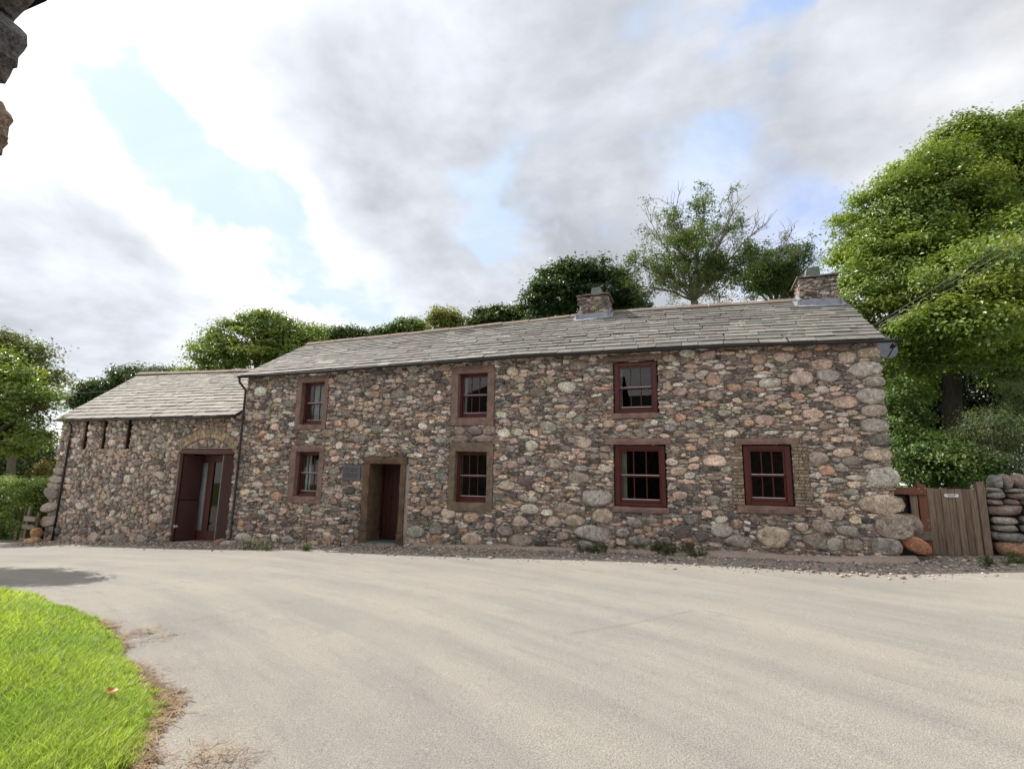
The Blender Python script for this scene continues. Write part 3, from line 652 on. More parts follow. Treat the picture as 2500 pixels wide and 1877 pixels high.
    for i in range(7):
        q = i * 4
        for k in range(3): F.append((q + k, q + 4 + k, q + 5 + k, q + 1 + k))
    fl.add(V, F)
    for xs3, sg in ((s0 - .045, -1), (s1 + .045, 1)):
        a = roof.at(xs3, vv - .05, .05); b_ = roof.at(xs3, L0 - .05, .06)
        fl.add([a, b_, b_ + (0, 0, .16), a + (0, 0, .16), a + (sg * -.04, 0, .16), b_ + (sg * -.04, 0, .16)], [(0, 1, 2, 3), (3, 2, 5, 4)])
        a2 = roof.at(xs3 + sg * .12, vv - .1, .05); b2 = roof.at(xs3 + sg * .12, L0 - .05, .06); fl.add([a, b_, b2, a2], [(0, 1, 2, 3)])
    fl.build('flashing', 'lead', ch)
    return ch

# ------------------------------------------------------------------ cottage
HX0, HX1, HD = -13.85, 3.66, 5.38
cottage = thing('stone_cottage', 'long two-storey rubble stone cottage with dark red sash windows and slate roof', 'house')
HR = Roof(interp([-14, -13.8, -4.65, -.03, 3.8], [4.70, 4.70, 4.795, 4.76, 4.655]), interp([-14, -13.5, -6.4, -2.4, 2.65, 3.8], [6.44, 6.45, 6.58, 6.68, 6.55, 6.47]), -.20, 2.69)
hz0 = lambda x: g(x) - .02
hzt = lambda x: HR.ez(x) + .05
WIN = [((-11.77, -10.60, 2.96, 4.60), (-11.60, -10.75, 3.10, 4.415)), ((-11.80, -10.57, .77, 2.48), (-11.60, -10.74, .97, 2.285)),
       ((-6.45, -5.18, 3.0, 4.625), (-6.255, -5.38, 3.20, 4.435)), ((-6.44, -5.17, .75, 2.535), (-6.27, -5.345, .97, 2.30)),
       (None, (-2.0, -.955, 3.235, 4.51)), (None, (-2.015, -.82, 1.02, 2.46)), (None, (.86, 1.825, 1.14, 2.455))]
DOOR_O, DOOR_I = (-9.15, -7.68, -.35, 2.15), (-8.95, -7.935, -.19, 1.95)
LINT = [(-2.25, -.83, 4.54, 4.665), (-2.24, -.68, 2.47, 2.615), (.72, 1.98, 2.465, 2.60)]
SILL = [(-2.03, -.93, 3.10, 3.225), (-2.06, -.77, .88, 1.01), (.68, 2.0, .97, 1.13)]
holes_open = [w[1] for w in WIN] + [DOOR_I]
holes_st = [w[0] or w[1] for w in WIN] + [DOOR_O] + LINT + SILL + [(.60, .86, 1.13, 2.465), (1.825, 2.16, 1.13, 2.465), (-9.83, -9.215, 1.465, 1.91)]
hwall = wall_sheet('wall', HX0, HX1, hz0, hzt, holes_open, 'mortar', cottage, y=.012, grow=.03)
m = MB()   # gables, back wall, floors
for x, sg in ((HX0, -1), (HX1, 1)):
    z0 = float(g(x)) - .1; V = []
    for xx in (x, x - sg * .5):
        V += [(xx, .56, z0), (xx, HD, z0), (xx, HD, float(hzt(x))), (xx, 2.69, float(HR.rz(x)) - .05), (xx, .56, float(hzt(x)) + .32), (xx, .06, float(hzt(x)) - .02), (xx, .06, z0)]
    m.add(V, [(0, 1, 2, 3, 4, 5, 6), (13, 12, 11, 10, 9, 8, 7)] + [(i, (i + 1) % 7, 7 + (i + 1) % 7, 7 + i) for i in range(7)])
m.box(HX0 + .5, HX1 - .5, HD - .45, HD, -.8, 4.6)
m.build('gable', 'mortar', cottage)
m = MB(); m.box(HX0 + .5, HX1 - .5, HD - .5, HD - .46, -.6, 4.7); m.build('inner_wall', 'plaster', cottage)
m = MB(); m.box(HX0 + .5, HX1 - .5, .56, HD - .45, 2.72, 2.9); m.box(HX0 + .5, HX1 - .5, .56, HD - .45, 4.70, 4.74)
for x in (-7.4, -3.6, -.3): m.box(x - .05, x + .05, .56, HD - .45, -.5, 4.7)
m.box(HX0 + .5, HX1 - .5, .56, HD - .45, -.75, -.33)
m.build('floor', 'plaster', cottage)

BOUL = [(1892, 1311, 46, 28, 6), (2193, 1285, 47, 30, 4), (2162, 1332, 38, 22, 2), (2010, 1285, 30, 17, 10), (1990, 1319, 32, 17, 4), (2070, 1296, 28, 15, 2), (2150, 1230, 58, 24, 6), (2152, 1168, 40, 26, 3),
        (2140, 1110, 36, 16, 6), (2135, 1037, 34, 18, 2), (2148, 1075, 24, 14, 0), (2135, 1003, 30, 15, 10), (2125, 965, 36, 20, 3), (2135, 930, 22, 13, 2), (2112, 900, 40, 18, 3), (2118, 860, 28, 14, 6), (2070, 870, 24, 14, 5),
        (1446, 1300, 48, 20, 3), (1470, 1259, 27, 19, 6), (1405, 1272, 28, 13, 6), (1350, 1274, 20, 14, 5), (1380, 1241, 32, 14, 4), (1456, 1214, 38, 22, 2), (1268, 1320, 36, 17, 4), (1149, 1316, 27, 16, 6), (1270, 1274, 22, 12, 5),
        (1233, 1296, 20, 12, 4), (1149, 1265, 20, 12, 7), (1374, 1308, 17, 12, 10), (1667, 1298, 21, 17, 0), (1548, 1278, 20, 11, 2), (1413, 1167, 27, 13, 4), (1352, 1131, 22, 12, 10), (1425, 1081, 21, 13, 5), (1237, 1184, 22, 12, 6),
        (1229, 1057, 17, 12, 9), (1296, 1087, 17, 14, 9), (803, 1317, 23, 12, 7), (1093, 1252, 20, 14, 6), (1063, 1290, 17, 17, 1), (855, 1315, 8, 13, 4), (1996, 1118, 25, 16, 10), (1765, 1296, 28, 18, 3), (1740, 1220, 20, 11, 1), (1710, 1310, 22, 16, 0),
        (1803, 1320, 38, 16, 2), (2036, 1252, 30, 18, 5), (1742, 927, 19, 14, 7), (1853, 875, 21, 15, 7), (1957, 923, 33, 19, 5), (1880, 934, 30, 12, 3), (1746, 965, 19, 14, 10), (1500, 1100 - 40, 2, 2, 0), (1103, 1293, 14, 12, 0),
        (1560, 1320, 30, 12, 1), (1620, 1322, 22, 10, 8), (1520, 1300, 18, 12, 2), (900 + 160, 1322, 20, 9, 7), (640, 1322, 16, 11, 4), (700, 1318, 15, 9, 2), (590, 1312, 22, 12, 3), (2085, 1330, 26, 16, 4), (2040, 1328, 22, 17, 3), (1930, 1330, 14, 10, 0)]
pre = []; precol = []
for (px, py, hw, hh, ci) in BOUL:
    c = P(px, py, -.06); e = P(px + hw, py, -.06); f_ = P(px, py - hh, -.06)
    z = max(c[2], float(g(c[0])) + (f_[2] - c[2]) * .75)
    pre.append((min(c[0], HX1 - .12), z, (e[0] - c[0]) * .95, (f_[2] - c[2]) * .95, rng.normal(0, .05))); precol.append(PAL_H[ci])
for (xa, xb, za, zb_) in ((-6.5, -5.85, 2.56, 2.72), (-5.83, -5.1, 2.56, 2.72), (-6.35, -5.95, 2.74, 2.96), (-5.92, -5.5, 2.74, 2.96), (-5.48, -5.12, 2.74, 2.97)):
    pre.append(((xa + xb) / 2, (za + zb_) / 2, (xb - xa) / 2, (zb_ - za) / 2, 0)); precol.append((.19, .125, .11))
S, ins = pack(HX0, HX1, hz0, hzt, holes_st,
              [(.18, .26, .40, .58, 50, .08), (.13, .18, .42, .66, 260, .12), (.13, .22, .16, .26, 500, .05), (.09, .13, .42, .72, 1300, .16), (.09, .16, .18, .32, 5000, .07), (.06, .09, .4, .7, 5000, .2), (.06, .12, .14, .26, 12000, .08), (.04, .06, .3, .7, 12000, .2), (.025, .045, .25, .7, 16000, .2)], pre)
ncol = pick_cols(len(S), PW_H)
big = (S[:, 2] > .125); ncol[big] = pick_cols(int(big.sum()), np.array([.07, .09, .14, .12, .13, .14, .11, .06, .06, .04, .06]))
warm = (S[:, 0] < -9.5) & (rng.random(len(S)) < .35); ncol[warm] = pick_cols(int(warm.sum()), PW_B)
ncol[:len(precol)] = (np.array(precol) * .62 + np.array((.31, .265, .235)) * .38) * rng.uniform(.88, 1.12, (len(precol), 1))
lay_stones(S, ins, ncol, hwall, hfun_house, 300)
# lime haunch along the foot of the wall
V = []; F = []; xs_ = np.linspace(-7.4, HX1 + .25, 60)
for x in xs_:
    w = np.interp(x, [-7.4, -4, 0, 3, 3.9], [.10, .16, .28, .34, .25]) + .03 * math.sin(x * 4.1); z = float(g(x)); V += [(x, -w, z - .03), (x, -w * .8, z + .05 + .015 * math.sin(x * 5)), (x, -.02, z + .11 + .02 * math.sin(x * 2.3))]
for i in range(len(xs_) - 1): q = i * 3; F += [(q, q + 3, q + 4, q + 1), (q + 1, q + 4, q + 5, q + 2)]
m = MB(); m.add(V, F); m.build('haunch', 'concrete', cottage, True)

SURM = ['red_sand', 'red_sand', 'red_sand', 'brown_sand']
DR = [[(.18, .50, 'fabric'), (.52, .88, 'fabric')], [(.08, .34, 'fabric')], [(.0, .09, 'fabric')], None, [(.01, .08, 'fabric')], [(.02, .16, 'check')], None]
for k, (o, i_) in enumerate(WIN):
    a, b, c, d = i_
    if o:
        A, B, C, D = o; y = -.055; mt = SURM[k]
        rough_block(cottage, 'lintel', A, B, y, .16, d, D, mt); rough_block(cottage, 'sill', a - .0, b + .0, y, .22, C, c, mt)
        for (p, q) in ((A, a), (b, B)):
            zc = c + (d - c) * rng.uniform(.6, .72)
            if k in (2, 3): rough_block(cottage, 'jamb', p, q, y + .004, .16, C, d, mt)
            else: rough_block(cottage, 'jamb', p, q, y + .004, .16, C, zc, mt); rough_block(cottage, 'jamb', p, q, y + .004, .16, zc + .008, d, mt)
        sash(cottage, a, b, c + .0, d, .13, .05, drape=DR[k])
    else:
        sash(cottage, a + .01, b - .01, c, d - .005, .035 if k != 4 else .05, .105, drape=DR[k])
for l in LINT: rough_block(cottage, 'lintel', l[0], l[1], -.06, .25, l[2], l[3], 'red_sand')
for l in SILL: rough_block(cottage, 'sill', l[0], l[1], -.085, .2, l[2], l[3] , 'red_sand')
# buff brick jambs beside the right-hand lower window
for (p, q) in ((.60, .85), (1.835, 2.15)):
    z = 1.135; r = 0
    while z < 2.44:
        x = p + (.06 if r % 2 else 0) * rng.uniform(.3, 1); h = rng.uniform(.064, .078)
        while x < q - .03:
            w = rng.choice([.10, .20]); e = min(x + w, q)
            if q - e < .05: e = q
            mm = MB(); mm.bev(x + .004, e - .006, -.034 - rng.uniform(0, .008), .02, z + .004, z + h - .006, .005, .003, np.array((.225, .175, .12)) * rng.uniform(.65, 1.25)); mm.build('brick', 'stone', hwall); x = e
        z += h; r += 1
# door
A, B, C, D = DOOR_O; a, b, c, d = DOOR_I; y = -.055
rough_block(cottage, 'lintel', A, B - .06, y, .3, d, D, 'door_sand')
for (p, q) in ((A, a), (b, B - .1)):
    rough_block(cottage, 'jamb', p, q, y + .004, .66, c + .28, d - .004, 'door_sand'); rough_block(cottage, 'jamb', p - .03, q + .02, y - .01, .62, C, c + .272, 'door_sand', .015, .008)
m = MB(); m.bev(a + .02, b - .02, -.04, .72, c - .10, c + .0, .01); m.build('door_step', 'slate_step', cottage)
m = MB(); m.box(a - .05, a + .07, .60, .68, c, d + .05); m.box(b - .07, b + .05, .60, .68, c, d + .05); m.box(a + .07, b - .07, .601, .68, d - .06, d + .05); door = m.build('door', 'oak', cottage)
x = a + .07
while x < b - .08:
    w = min(.145, b - .07 - x); mm = MB(); mm.bev(x + .002, x + w - .002, .64, .68, c + .01, d - .06, .006); mm.build('door_board', 'oak', door); x += w
m = MB(); m.tube([(-8.58 + .05 * math.cos(t), .625, 1.0 + .06 * math.sin(t)) for t in np.linspace(0, 2 * math.pi, 17)], .009, 6, False); m.bev(-8.6, -8.56, .62, .64, 1.03, 1.10); m.build('door_handle', 'black', door)
m = MB(); m.bev(-8.36, -8.08, .625, .642, .98, 1.09, .006); m.build('letter_plate', 'black', door)
# interior faces of the wall above etc. are dark; roof
deck = MB(); n = 24; xs_ = np.linspace(HX0 - .06, HX1 + .06, n)
for s in (-1,):
    V = []
    for x in xs_:
        V += [HR.at(x, 0, -.02), HR.at(x, HR.length(x), -.02), (x, 2 * 2.69 + .2, float(HR.ez(x)) - .02)]
    F = []
    for i in range(n - 1): q = i * 3; F += [(q, q + 3, q + 4, q + 1), (q + 1, q + 4, q + 5, q + 2)]
    deck.add(V, F)
hroof = deck.build('roof', 'deck', cottage)
PAL_SL = np.array([(.20, .20, .18), (.24, .235, .21), (.21, .19, .175), (.255, .24, .215), (.17, .16, .15), (.22, .215, .19), (.285, .27, .24), (.205, .185, .17)])
lay_slates(hroof, HR, HX0 - .10, HX1 + .08, PAL_SL, 300)
CH_L = (-3.38, -2.51); CH_R = (2.64, 3.50)
ridge_tiles(hroof, HR, HX0 - .08, HX1 + .05, [(CH_L[0] - .05, CH_L[1] + .05), (CH_R[0] - .05, HX1 + .2)])
chimney(cottage, CH_L[0], CH_L[1], 2.27, 3.1, 6.42, 7.13, 'right', (-3.06, -2.72, 7.50, 0.), 'short dark stone chimney midway along the ridge', HR)
chimney(cottage, CH_R[0], CH_R[1], 2.20, 3.1, 6.30, 7.02, 'left', (2.83, 3.20, 7.43, .03), 'wide dark stone chimney at the gable end', HR)
gutter(cottage, HR, HX0 - .12, HX1 + .34)
downpipe(cottage, [(-13.93, -.27, 4.64), (-13.93, -.25, 4.5), (-13.79, -.11, 4.25), (-13.78, -.11, 4.1), (-13.77, -.11, -.33), (-13.79, -.20, -.42)], clips=[(-13.77, -.11, 3.35), (-13.77, -.11, 1.95), (-13.77, -.11, .1)])

# ------------------------------------------------------------------ barn
BX0, BX1 = -22.72, HX0
barn = thing('stone_barn', 'lower rubble stone barn at the left end with pale slate roof and arched doorway', 'barn')
BR = Roof(interp([-23, -22.7, -13.8], [3.47, 3.46, 3.43]), interp([-23, -22.9, -13.8], [5.76, 5.75, 5.50]), -.20, 2.69)
bz0 = lambda x: g(x) - .02
bzt = lambda x: BR.ez(x) + .07
BD = (-16.48, -14.02, -.66, 2.22); BL = (-16.52, -13.97, 2.22, 2.375)
SL = [(-21.41, -21.19, 2.37, 3.40), (-20.41, -20.20, 2.37, 3.40), (-19.16, -18.90, 2.37, 3.40)]
AC, AZ, AR = -15.25, .95, 2.07
arch_blocks = []
for x in np.arange(-16.62, -13.87, .03):
    if abs(x - AC) < 1.36:
        zo = AZ + math.sqrt(AR ** 2 - (x - AC) ** 2); zi = AZ + math.sqrt(max(1.76 ** 2 - (x - AC) ** 2, 0)); arch_blocks.append((x - .015, x + .02, max(zi, 2.42), zo))
bwall = wall_sheet('wall', BX0, BX1, bz0, bzt, [BD] + SL, 'mortar', barn, y=.016)
m = MB(); z0 = -1.1
V = []
for xx in (BX0, BX0 + .5): V += [(xx, .56, z0), (xx, HD, z0), (xx, HD, 3.5), (xx, 2.69, 5.68), (xx, .56, 3.85), (xx, .06, 3.5), (xx, .06, z0)]
m.add(V, [(0, 1, 2, 3, 4, 5, 6), (13, 12, 11, 10, 9, 8, 7)] + [(i, (i + 1) % 7, 7 + (i + 1) % 7, 7 + i) for i in range(7)]); m.box(BX0 + .5, BX1, HD - .45, HD, -1.2, 3.5)
m.build('gable', 'mortar', barn)
m = MB(); m.box(BX0 + .5, BX1, .56, HD - .45, -1.2, -.62); m.build('floor', 'plaster', barn)
BB = [(425, 1300 - 15, 12, 9, 3), (290, 1318, 22, 12, 4), (185, 1322, 14, 9, 5), (225, 1319, 20, 12, 5), (345, 1318, 17, 11, 2), (160, 1324, 12, 9, 4), (110, 1272, 22, 11, 4), (112, 1236, 20, 11, 4), (125, 1205, 20, 12, 0), (132, 1186, 17, 9, 4), (140, 1170, 14, 9, 2),
      (385, 1265, 12, 14, 5), (412, 1240, 13, 8, 3), (415, 1218, 13, 10, 6), (312, 1169, 10, 11, 9), (420, 1200, 12, 6, 2), (410, 1305, 14, 8, 7), (398, 1320, 18, 9, 2), (262, 1322, 16, 9, 10), (130, 1295, 20, 12, 0), (145, 1150, 14, 9, 4)]
pre = []; pc = []
for (px, py, hw, hh, ci) in BB:
    c = P(px, py, -.05); e = P(px + hw, py, -.05); f_ = P(px, py - hh, -.05); z = max(c[2], float(g(c[0])) + (f_[2] - c[2]) * .8)
    pre.append((max(c[0], BX0 + .2), z, (e[0] - c[0]) * .95, (f_[2] - c[2]) * .95, rng.normal(0, .06))); pc.append(PAL_H[ci])
for (x, z, w, h) in ((-15.7, 3.15, .2, .06), (-15.2, 3.2, .18, .05), (-14.7, 3.16, .2, .06), (-15.45, 3.32, .2, .05), (-14.95, 3.33, .19, .05), (-14.5, 3.3, .15, .05), (-16.0, 3.3, .14, .09)): pre.append((x, z, w, h, 0)); pc.append((.22, .12, .09) if x != -16.0 else (.34, .30, .24))
S, ins = pack(BX0, BX1, bz0, bzt, [BD, BL] + SL + arch_blocks,
              [(.13, .19, .5, .75, 90, .2), (.10, .13, .55, .9, 500, .3), (.075, .10, .6, .95, 2600, .4), (.06, .10, .25, .4, 3000, .2), (.05, .075, .6, .95, 8000, .4), (.035, .05, .5, .9, 10000, .4), (.025, .035, .5, .9, 10000, .4)], pre)
ncol = pick_cols(len(S), PW_B, .22, .30); ncol[:len(pc)] = np.array(pc) * .6 + np.array((.31, .26, .235)) * .4
lay_stones(S, ins, ncol, bwall, lambda x, z, a, b: float(np.clip(.6 * b + .015, .025, .13)) * rng.uniform(.7, 1.3), 300)
for (r0, r1, nb) in ((1.78, 1.915, 24), (1.925, 2.07, 27)):
    am = math.asin(1.36 / r1); angs = np.linspace(-am, am, nb + 1)
    for k in range(nb):
        V = []
        for yy in (.02, -.042 - rng.uniform(0, .01)):
            for (an, rr) in ((angs[k] + .003, r0), (angs[k + 1] - .003, r0), (angs[k + 1] - .003, r1), (angs[k] + .003, r1)):
                ins_ = .004 if yy < 0 else 0
                V.append((AC + rr * math.sin(an), yy, AZ + rr * math.cos(an)))
        V = np.array(V) + rng.normal(0, .003, (8, 3)); mm = MB(); mm.add(V, [(4, 5, 6, 7), (0, 1, 5, 4), (1, 2, 6, 5), (2, 3, 7, 6), (3, 0, 4, 7), (3, 2, 1, 0)], np.array((.33, .245, .16)) * rng.uniform(.65, 1.2)); mm.build('arch_brick', 'stone', bwall)
m = MB(); m.bev(BL[0], BL[1], -.03, .5, BL[2] , BL[3], .012, .006); m.build('door_beam', 'paint', barn)
m = MB(); m.add([(BL[0] - .12, -.10, 2.385), (BL[1] + .02, -.10, 2.375), (BL[1] + .02, .02, 2.40), (BL[0] - .12, .02, 2.40), (BL[0] - .12, -.10, 2.405), (BL[1] + .02, -.10, 2.395), (BL[1] + .02, .02, 2.42), (BL[0] - .12, .02, 2.42)], [(3, 2, 1, 0), (4, 5, 6, 7), (0, 1, 5, 4), (1, 2, 6, 5), (2, 3, 7, 6), (3, 0, 4, 7)], (.3, .28, .25)); m.build('drip_slate', 'slate', barn)
for s in SL:
    m = MB(); m.box(s[0] + .002, s[0] + .05, .0, .5, s[2], s[3]); m.box(s[1] - .05, s[1] - .002, .0, .5, s[2], s[3]); m.box(s[0] + .05, s[1] - .05, .09, .13, s[2], s[3]); m.box(s[0] + .05, s[1] - .05, .0, .5, s[2], s[2] + .02); m.build('slit_vent', 'lath', barn)
# barn doorway: posts, folded plank shutters, glazed doors behind
zb = -.62
for (xa, xb) in ((-16.46, -16.34), (-14.12, -14.03)):
    m = MB(); m.bev(xa, xb, .02, .16, zb, 2.22, .01); m.build('door_post', 'oak', barn)
def leaf(hx, hy, ex, ey, z0, z1, name):
    u = np.array([ex - hx, ey - hy, 0.]); L = np.linalg.norm(u); u /= L; nrm = np.array([-u[1], u[0], 0]); n = 4; root = None
    base = MB(); base.xbox((hx + u[0] * L / 2 - nrm[0] * .02, hy + u[1] * L / 2 - nrm[1] * .02, (z0 + z1) / 2), (u, nrm, (0, 0, 1)), (L - .02, .02, z1 - z0 - .02)); root = base.build(name, 'oak', barn)
    for k in range(n):
        mm = MB(); c = np.array([hx, hy, 0]) + u * (L * (k + .5) / n); mm.xbox((c[0], c[1], (z0 + z1) / 2), (u, nrm, (0, 0, 1)), (L / n - .006, .026, z1 - z0)); mm.build('plank', 'oak', root)
    for zz in (z0 + .16, z1 - .16):
        mm = MB(); c = np.array([hx, hy, 0]) + u * (L * .22); mm.xbox((c[0] + nrm[0] * .0, c[1], zz), (u, nrm, (0, 0, 1)), (L * .42, .05, .06)); mm.build('hinge', 'black', root)
leaf(-16.33, .06, -16.12, .60, .70, 2.17, 'shutter'); leaf(-16.33, .06, -16.08, .60, zb + .02, .68, 'shutter')
leaf(-14.08, .04, -14.46, -.02, zb + .02, 2.17, 'shutter')
m = MB(); m.xbox((-14.50, .0, .78), ((1, 0, 0), (0, 1, 0), (0, 0, 1)), (.035, .06, 2.78)); m.build('shutter_edge', 'greyboard', barn)
yd = .62
def bx(px): return float(P(px, 1290, yd)[0])
f0, p0, p1, q0, q1, f1 = bx(466), bx(473), bx(491), bx(507), bx(529), bx(560)
m = MB(); m.box(-17.0, p0, yd, yd + .07, zb, 2.2); m.bev(p1, (p1 + q0) / 2 - .01, yd - .01, yd + .06, zb, 2.2); m.box(p0, p1, yd, yd + .06, zb, zb + .32); m.box(p0, p1, yd, yd + .06, 1.93, 2.2); gd = m.build('glazed_door', 'oak_light', barn)
m = MB(); m.bev((p1 + q0) / 2, q0, yd - .03, yd + .05, zb, 2.2); m.bev(q1, f1, yd - .03, yd + .05, zb, 2.2); m.bev(q0, q1, yd - .028, yd + .05, zb, zb + .34); m.bev(q0, q1, yd - .028, yd + .05, 1.95, 2.2); gd2 = m.build('glazed_door', 'oak_light', barn)
m = MB(); m.box(f1, -13.9, yd, yd + .05, zb, 2.2); m.build('side_panel', 'oak', barn)
m = MB(); m.box(p0, p1, yd + .028, yd + .034, zb + .32, 1.93); m.build('pane', 'glass', gd)
m = MB(); m.box(q0, q1, yd + .008, yd + .014, zb + .34, 1.95); m.build('pane', 'glass', gd2)
m = MB(); m.tube([(q1 + .06, yd - .03, .45), (q1 + .06, yd - .08, .45), (q1 - .04, yd - .08, .45)], .01, 6); m.build('door_handle', 'black', gd2)
V = []; F = []
for i in range(40):
    x = p0 - .25 + (p1 - p0 + .24) * i / 39; yy = yd + .075 + .012 * math.sin(i * 1.1); V += [(x, yy, zb + .25), (x, yy, 2.0), (x, yy + .005, zb + .25), (x, yy + .005, 2.0)]
for i in range(39): q = 4 * i; F += [(q, q + 4, q + 5, q + 1), (q + 2, q + 3, q + 7, q + 6)]
m = MB(); m.add(V, F); m.build('curtain', 'fabric', gd, True)
m = MB(); m.bev(-16.2, -14.15, -.02, .6, zb - .12, zb + .0, .012, .006); m.build('threshold', 'concrete', barn)
deck = MB(); n = 14; V = []; F = []
for x in np.linspace(BX0 - .08, BX1, n): V += [BR.at(x, 0, -.02), BR.at(x, BR.length(x), -.02), (x, 5.58, 3.40)]
for i in range(n - 1): q = i * 3; F += [(q, q + 3, q + 4, q + 1), (q + 1, q + 4, q + 5, q + 2)]
deck.add(V, F); broof = deck.build('roof', 'deck', barn)
PAL_SB = np.array([(.25, .225, .19), (.28, .255, .215), (.225, .205, .175), (.30, .275, .235), (.20, .18, .155), (.25, .22, .185)])
lay_slates(broof, BR, BX0 - .03, BX1 - .12, PAL_SB, 300, .85)
ridge_tiles(broof, BR, BX0 - .12, BX1 - .1)
gutter(barn, BR, BX0 - .1, BX1 - .1, brk=2.4)
downpipe(barn, [(-22.02, -.27, 3.40), (-22.02, -.12, 3.22), (-22.0, -.11, 3.1), (-22.02, -.13, -.88)], clips=[(-22.02, -.11, 2.2), (-22.02, -.12, .9)])

# ------------------------------------------------------------------ things on and by the house
def sign_letters(word, x, z, h, parent, y, mat, xs=1.5):
    """broad-nib strokes"""
    G = {'C': (.62, [[(.58, 1.28), (.3, 1.42), (.06, 1.2), (.04, .3), (.28, .0), (.6, .2)], [(.36, 1.3), (.34, .25)]]), 'h': (.55, [[(.02, 1.5), (.06, .04)], [(.06, .8), (.3, 1.0), (.46, .8), (.42, .1), (.3, -.15)]]),
         'a': (.55, [[(.06, .92), (.3, 1.0), (.42, .8), (.42, .12), (.54, .02)], [(.40, .58), (.12, .46), (.06, .15), (.22, .0), (.40, .15)]]), 'p': (.55, [[(.06, 1.05), (.08, -.5)], [(.08, .85), (.3, 1.0), (.46, .8), (.44, .2), (.1, .0)]]),
         'e': (.48, [[(.08, .5), (.40, .66), (.34, .95), (.12, .92), (.05, .5), (.08, .12), (.28, .0), (.42, .12)]]), 'l': (.26, [[(.05, 1.5), (.08, .08), (.2, .0)]]),
         'o': (.52, [[(.2, 1.0), (.05, .8), (.06, .15), (.25, .0), (.44, .2), (.42, .85), (.2, 1.0)]]), 't': (.34, [[(.12, 1.3), (.12, .1), (.3, .0)], [(.0, .98), (.3, .98)]]),
         'g': (.55, [[(.42, .95), (.2, 1.0), (.05, .8), (.06, .2), (.25, .05), (.42, .2)], [(.42, 1.0), (.44, -.3), (.25, -.5), (.02, -.35)]])}
    nib = np.array([.055, .075]) * h * 1.4
    for ch in word:
        w, strokes = G[ch]; m = MB()
        for st in strokes:
            for p, q in zip(st[:-1], st[1:]):
                a = np.array([x + p[0] * h * xs, z + p[1] * h]); b = np.array([x + q[0] * h * xs, z + q[1] * h]); pts = [a - nib / 2, b - nib / 2, b + nib / 2, a + nib / 2]
                m.add([(u[0], y, u[1]) for u in pts] + [(u[0], y + .004, u[1]) for u in pts], [(0, 1, 2, 3), (7, 6, 5, 4), (0, 4, 5, 1), (1, 5, 6, 2), (2, 6, 7, 3), (3, 7, 4, 0)])
        m.build('letter', mat, parent); x += w * h * xs + .03 * h
sg = thing('house_sign', 'square dark slate name plaque reading Chapel Cottage left of the front door', 'sign')
m = MB(); m.bev(-9.825, -9.22, -.095, -.06, 1.47, 1.905, .006); plaque = m.build('plaque', 'plaque', sg)
m = MB()
for (x, z) in ((-9.6, 1.55), (-9.4, 1.8)): m.tube([(x, -.07, z), (x, .02, z)], .02, 6)
m.build('fixing', 'iron', sg)
sign_letters('Chapel', -9.755, 1.715, .098, sg, -.0975, 'engraved_shade'); sign_letters('Cottage', -9.775, 1.555, .094, sg, -.0975, 'engraved_shade', 1.45)  # raised strokes; their dark colour paints the shadow inside engraved cuts

bs = thing('boot_scraper', 'small rusty iron hoop boot scraper by the front doorstep', 'boot scraper')
a = P(822, 1338, -.35); zg = float(g(a[0])); m = MB()
pts = [(-.13, 0, -.08), (-.13, 0, .13), (-.115, 0, .165), (-.08, 0, .18), (.08, 0, .18), (.115, 0, .165), (.13, 0, .13), (.13, 0, -.08)]
m.tube([(a[0] + p[0], -.36, zg + p[2]) for p in pts], .014, 8); m.build('hoop', 'iron', bs)
m = MB(); m.box(a[0] - .13, a[0] + .13, -.365, -.355, zg + .05, zg + .075); m.build('scraper_bar', 'iron', bs)
def lump(c, r, seed, flat=.0, n=2):
    import bmesh
    bm = bmesh.new(); bmesh.ops.create_icosphere(bm, subdivisions=n, radius=1.0); rg = np.random.default_rng(seed); V = np.array([v.co[:] for v in bm.verts]); F = [tuple(v.index for v in f.verts) for f in bm.faces]; bm.free()
    k = rg.normal(0, 1, (13, 3)); k /= np.linalg.norm(k, axis=1)[:, None]; lim = rg.uniform(.55, .9, 13)
    for kk, l in zip(k, lim):
        d = V @ kk; V = V - np.maximum(d - l, 0)[:, None] * kk * .85
    V = np.sign(V) * np.abs(V) ** .72
    V = V * (1 + rg.normal(0, .03, (len(V), 1)))
    return V * np.array(r) + np.array(c), F
def rock(name, label, cat, c, r, col, seed, rot=0., group=None, mat='drystone', parent=None):
    V, F = lump((0, 0, 0), r, seed); cs, sn = math.cos(rot), math.sin(rot); V = np.stack([V[:, 0] * cs - V[:, 2] * sn, V[:, 1], V[:, 0] * sn + V[:, 2] * cs], -1)
    o = link(name, mesh_np(name, V, F, mat, True, np.repeat(np.array(col)[None], len(V), 0)), parent); o.location = c
    if label: o['label'] = label; o['category'] = cat
    if group: o['group'] = group
    return o
dsx = P(905, 1340, -.42)
for k, (dx, dy, w, dpt, zt) in enumerate(((-.25, -.28, .62, .30, .05), (.30, -.24, .66, .26, .065), (.05, -.46, .9, .24, .02))):
    V, F = lump((0, 0, 0), (w * .6, dpt * .6, .045), 40 + k); z = float(g(dsx[0])) + zt
    o = link('doorstep_slab', mesh_np('doorstep_slab', V, F, 'drystone', False, np.repeat(np.array((.17, .145, .12))[None], len(V), 0))); o.location = (-8.45 + dx, dy, z)
    o['label'] = ('broken dark stone slab left of the doorstep', 'broken dark stone slab right of the doorstep', 'flat dark slab lying outermost before the front door')[k]; o['category'] = 'slab'

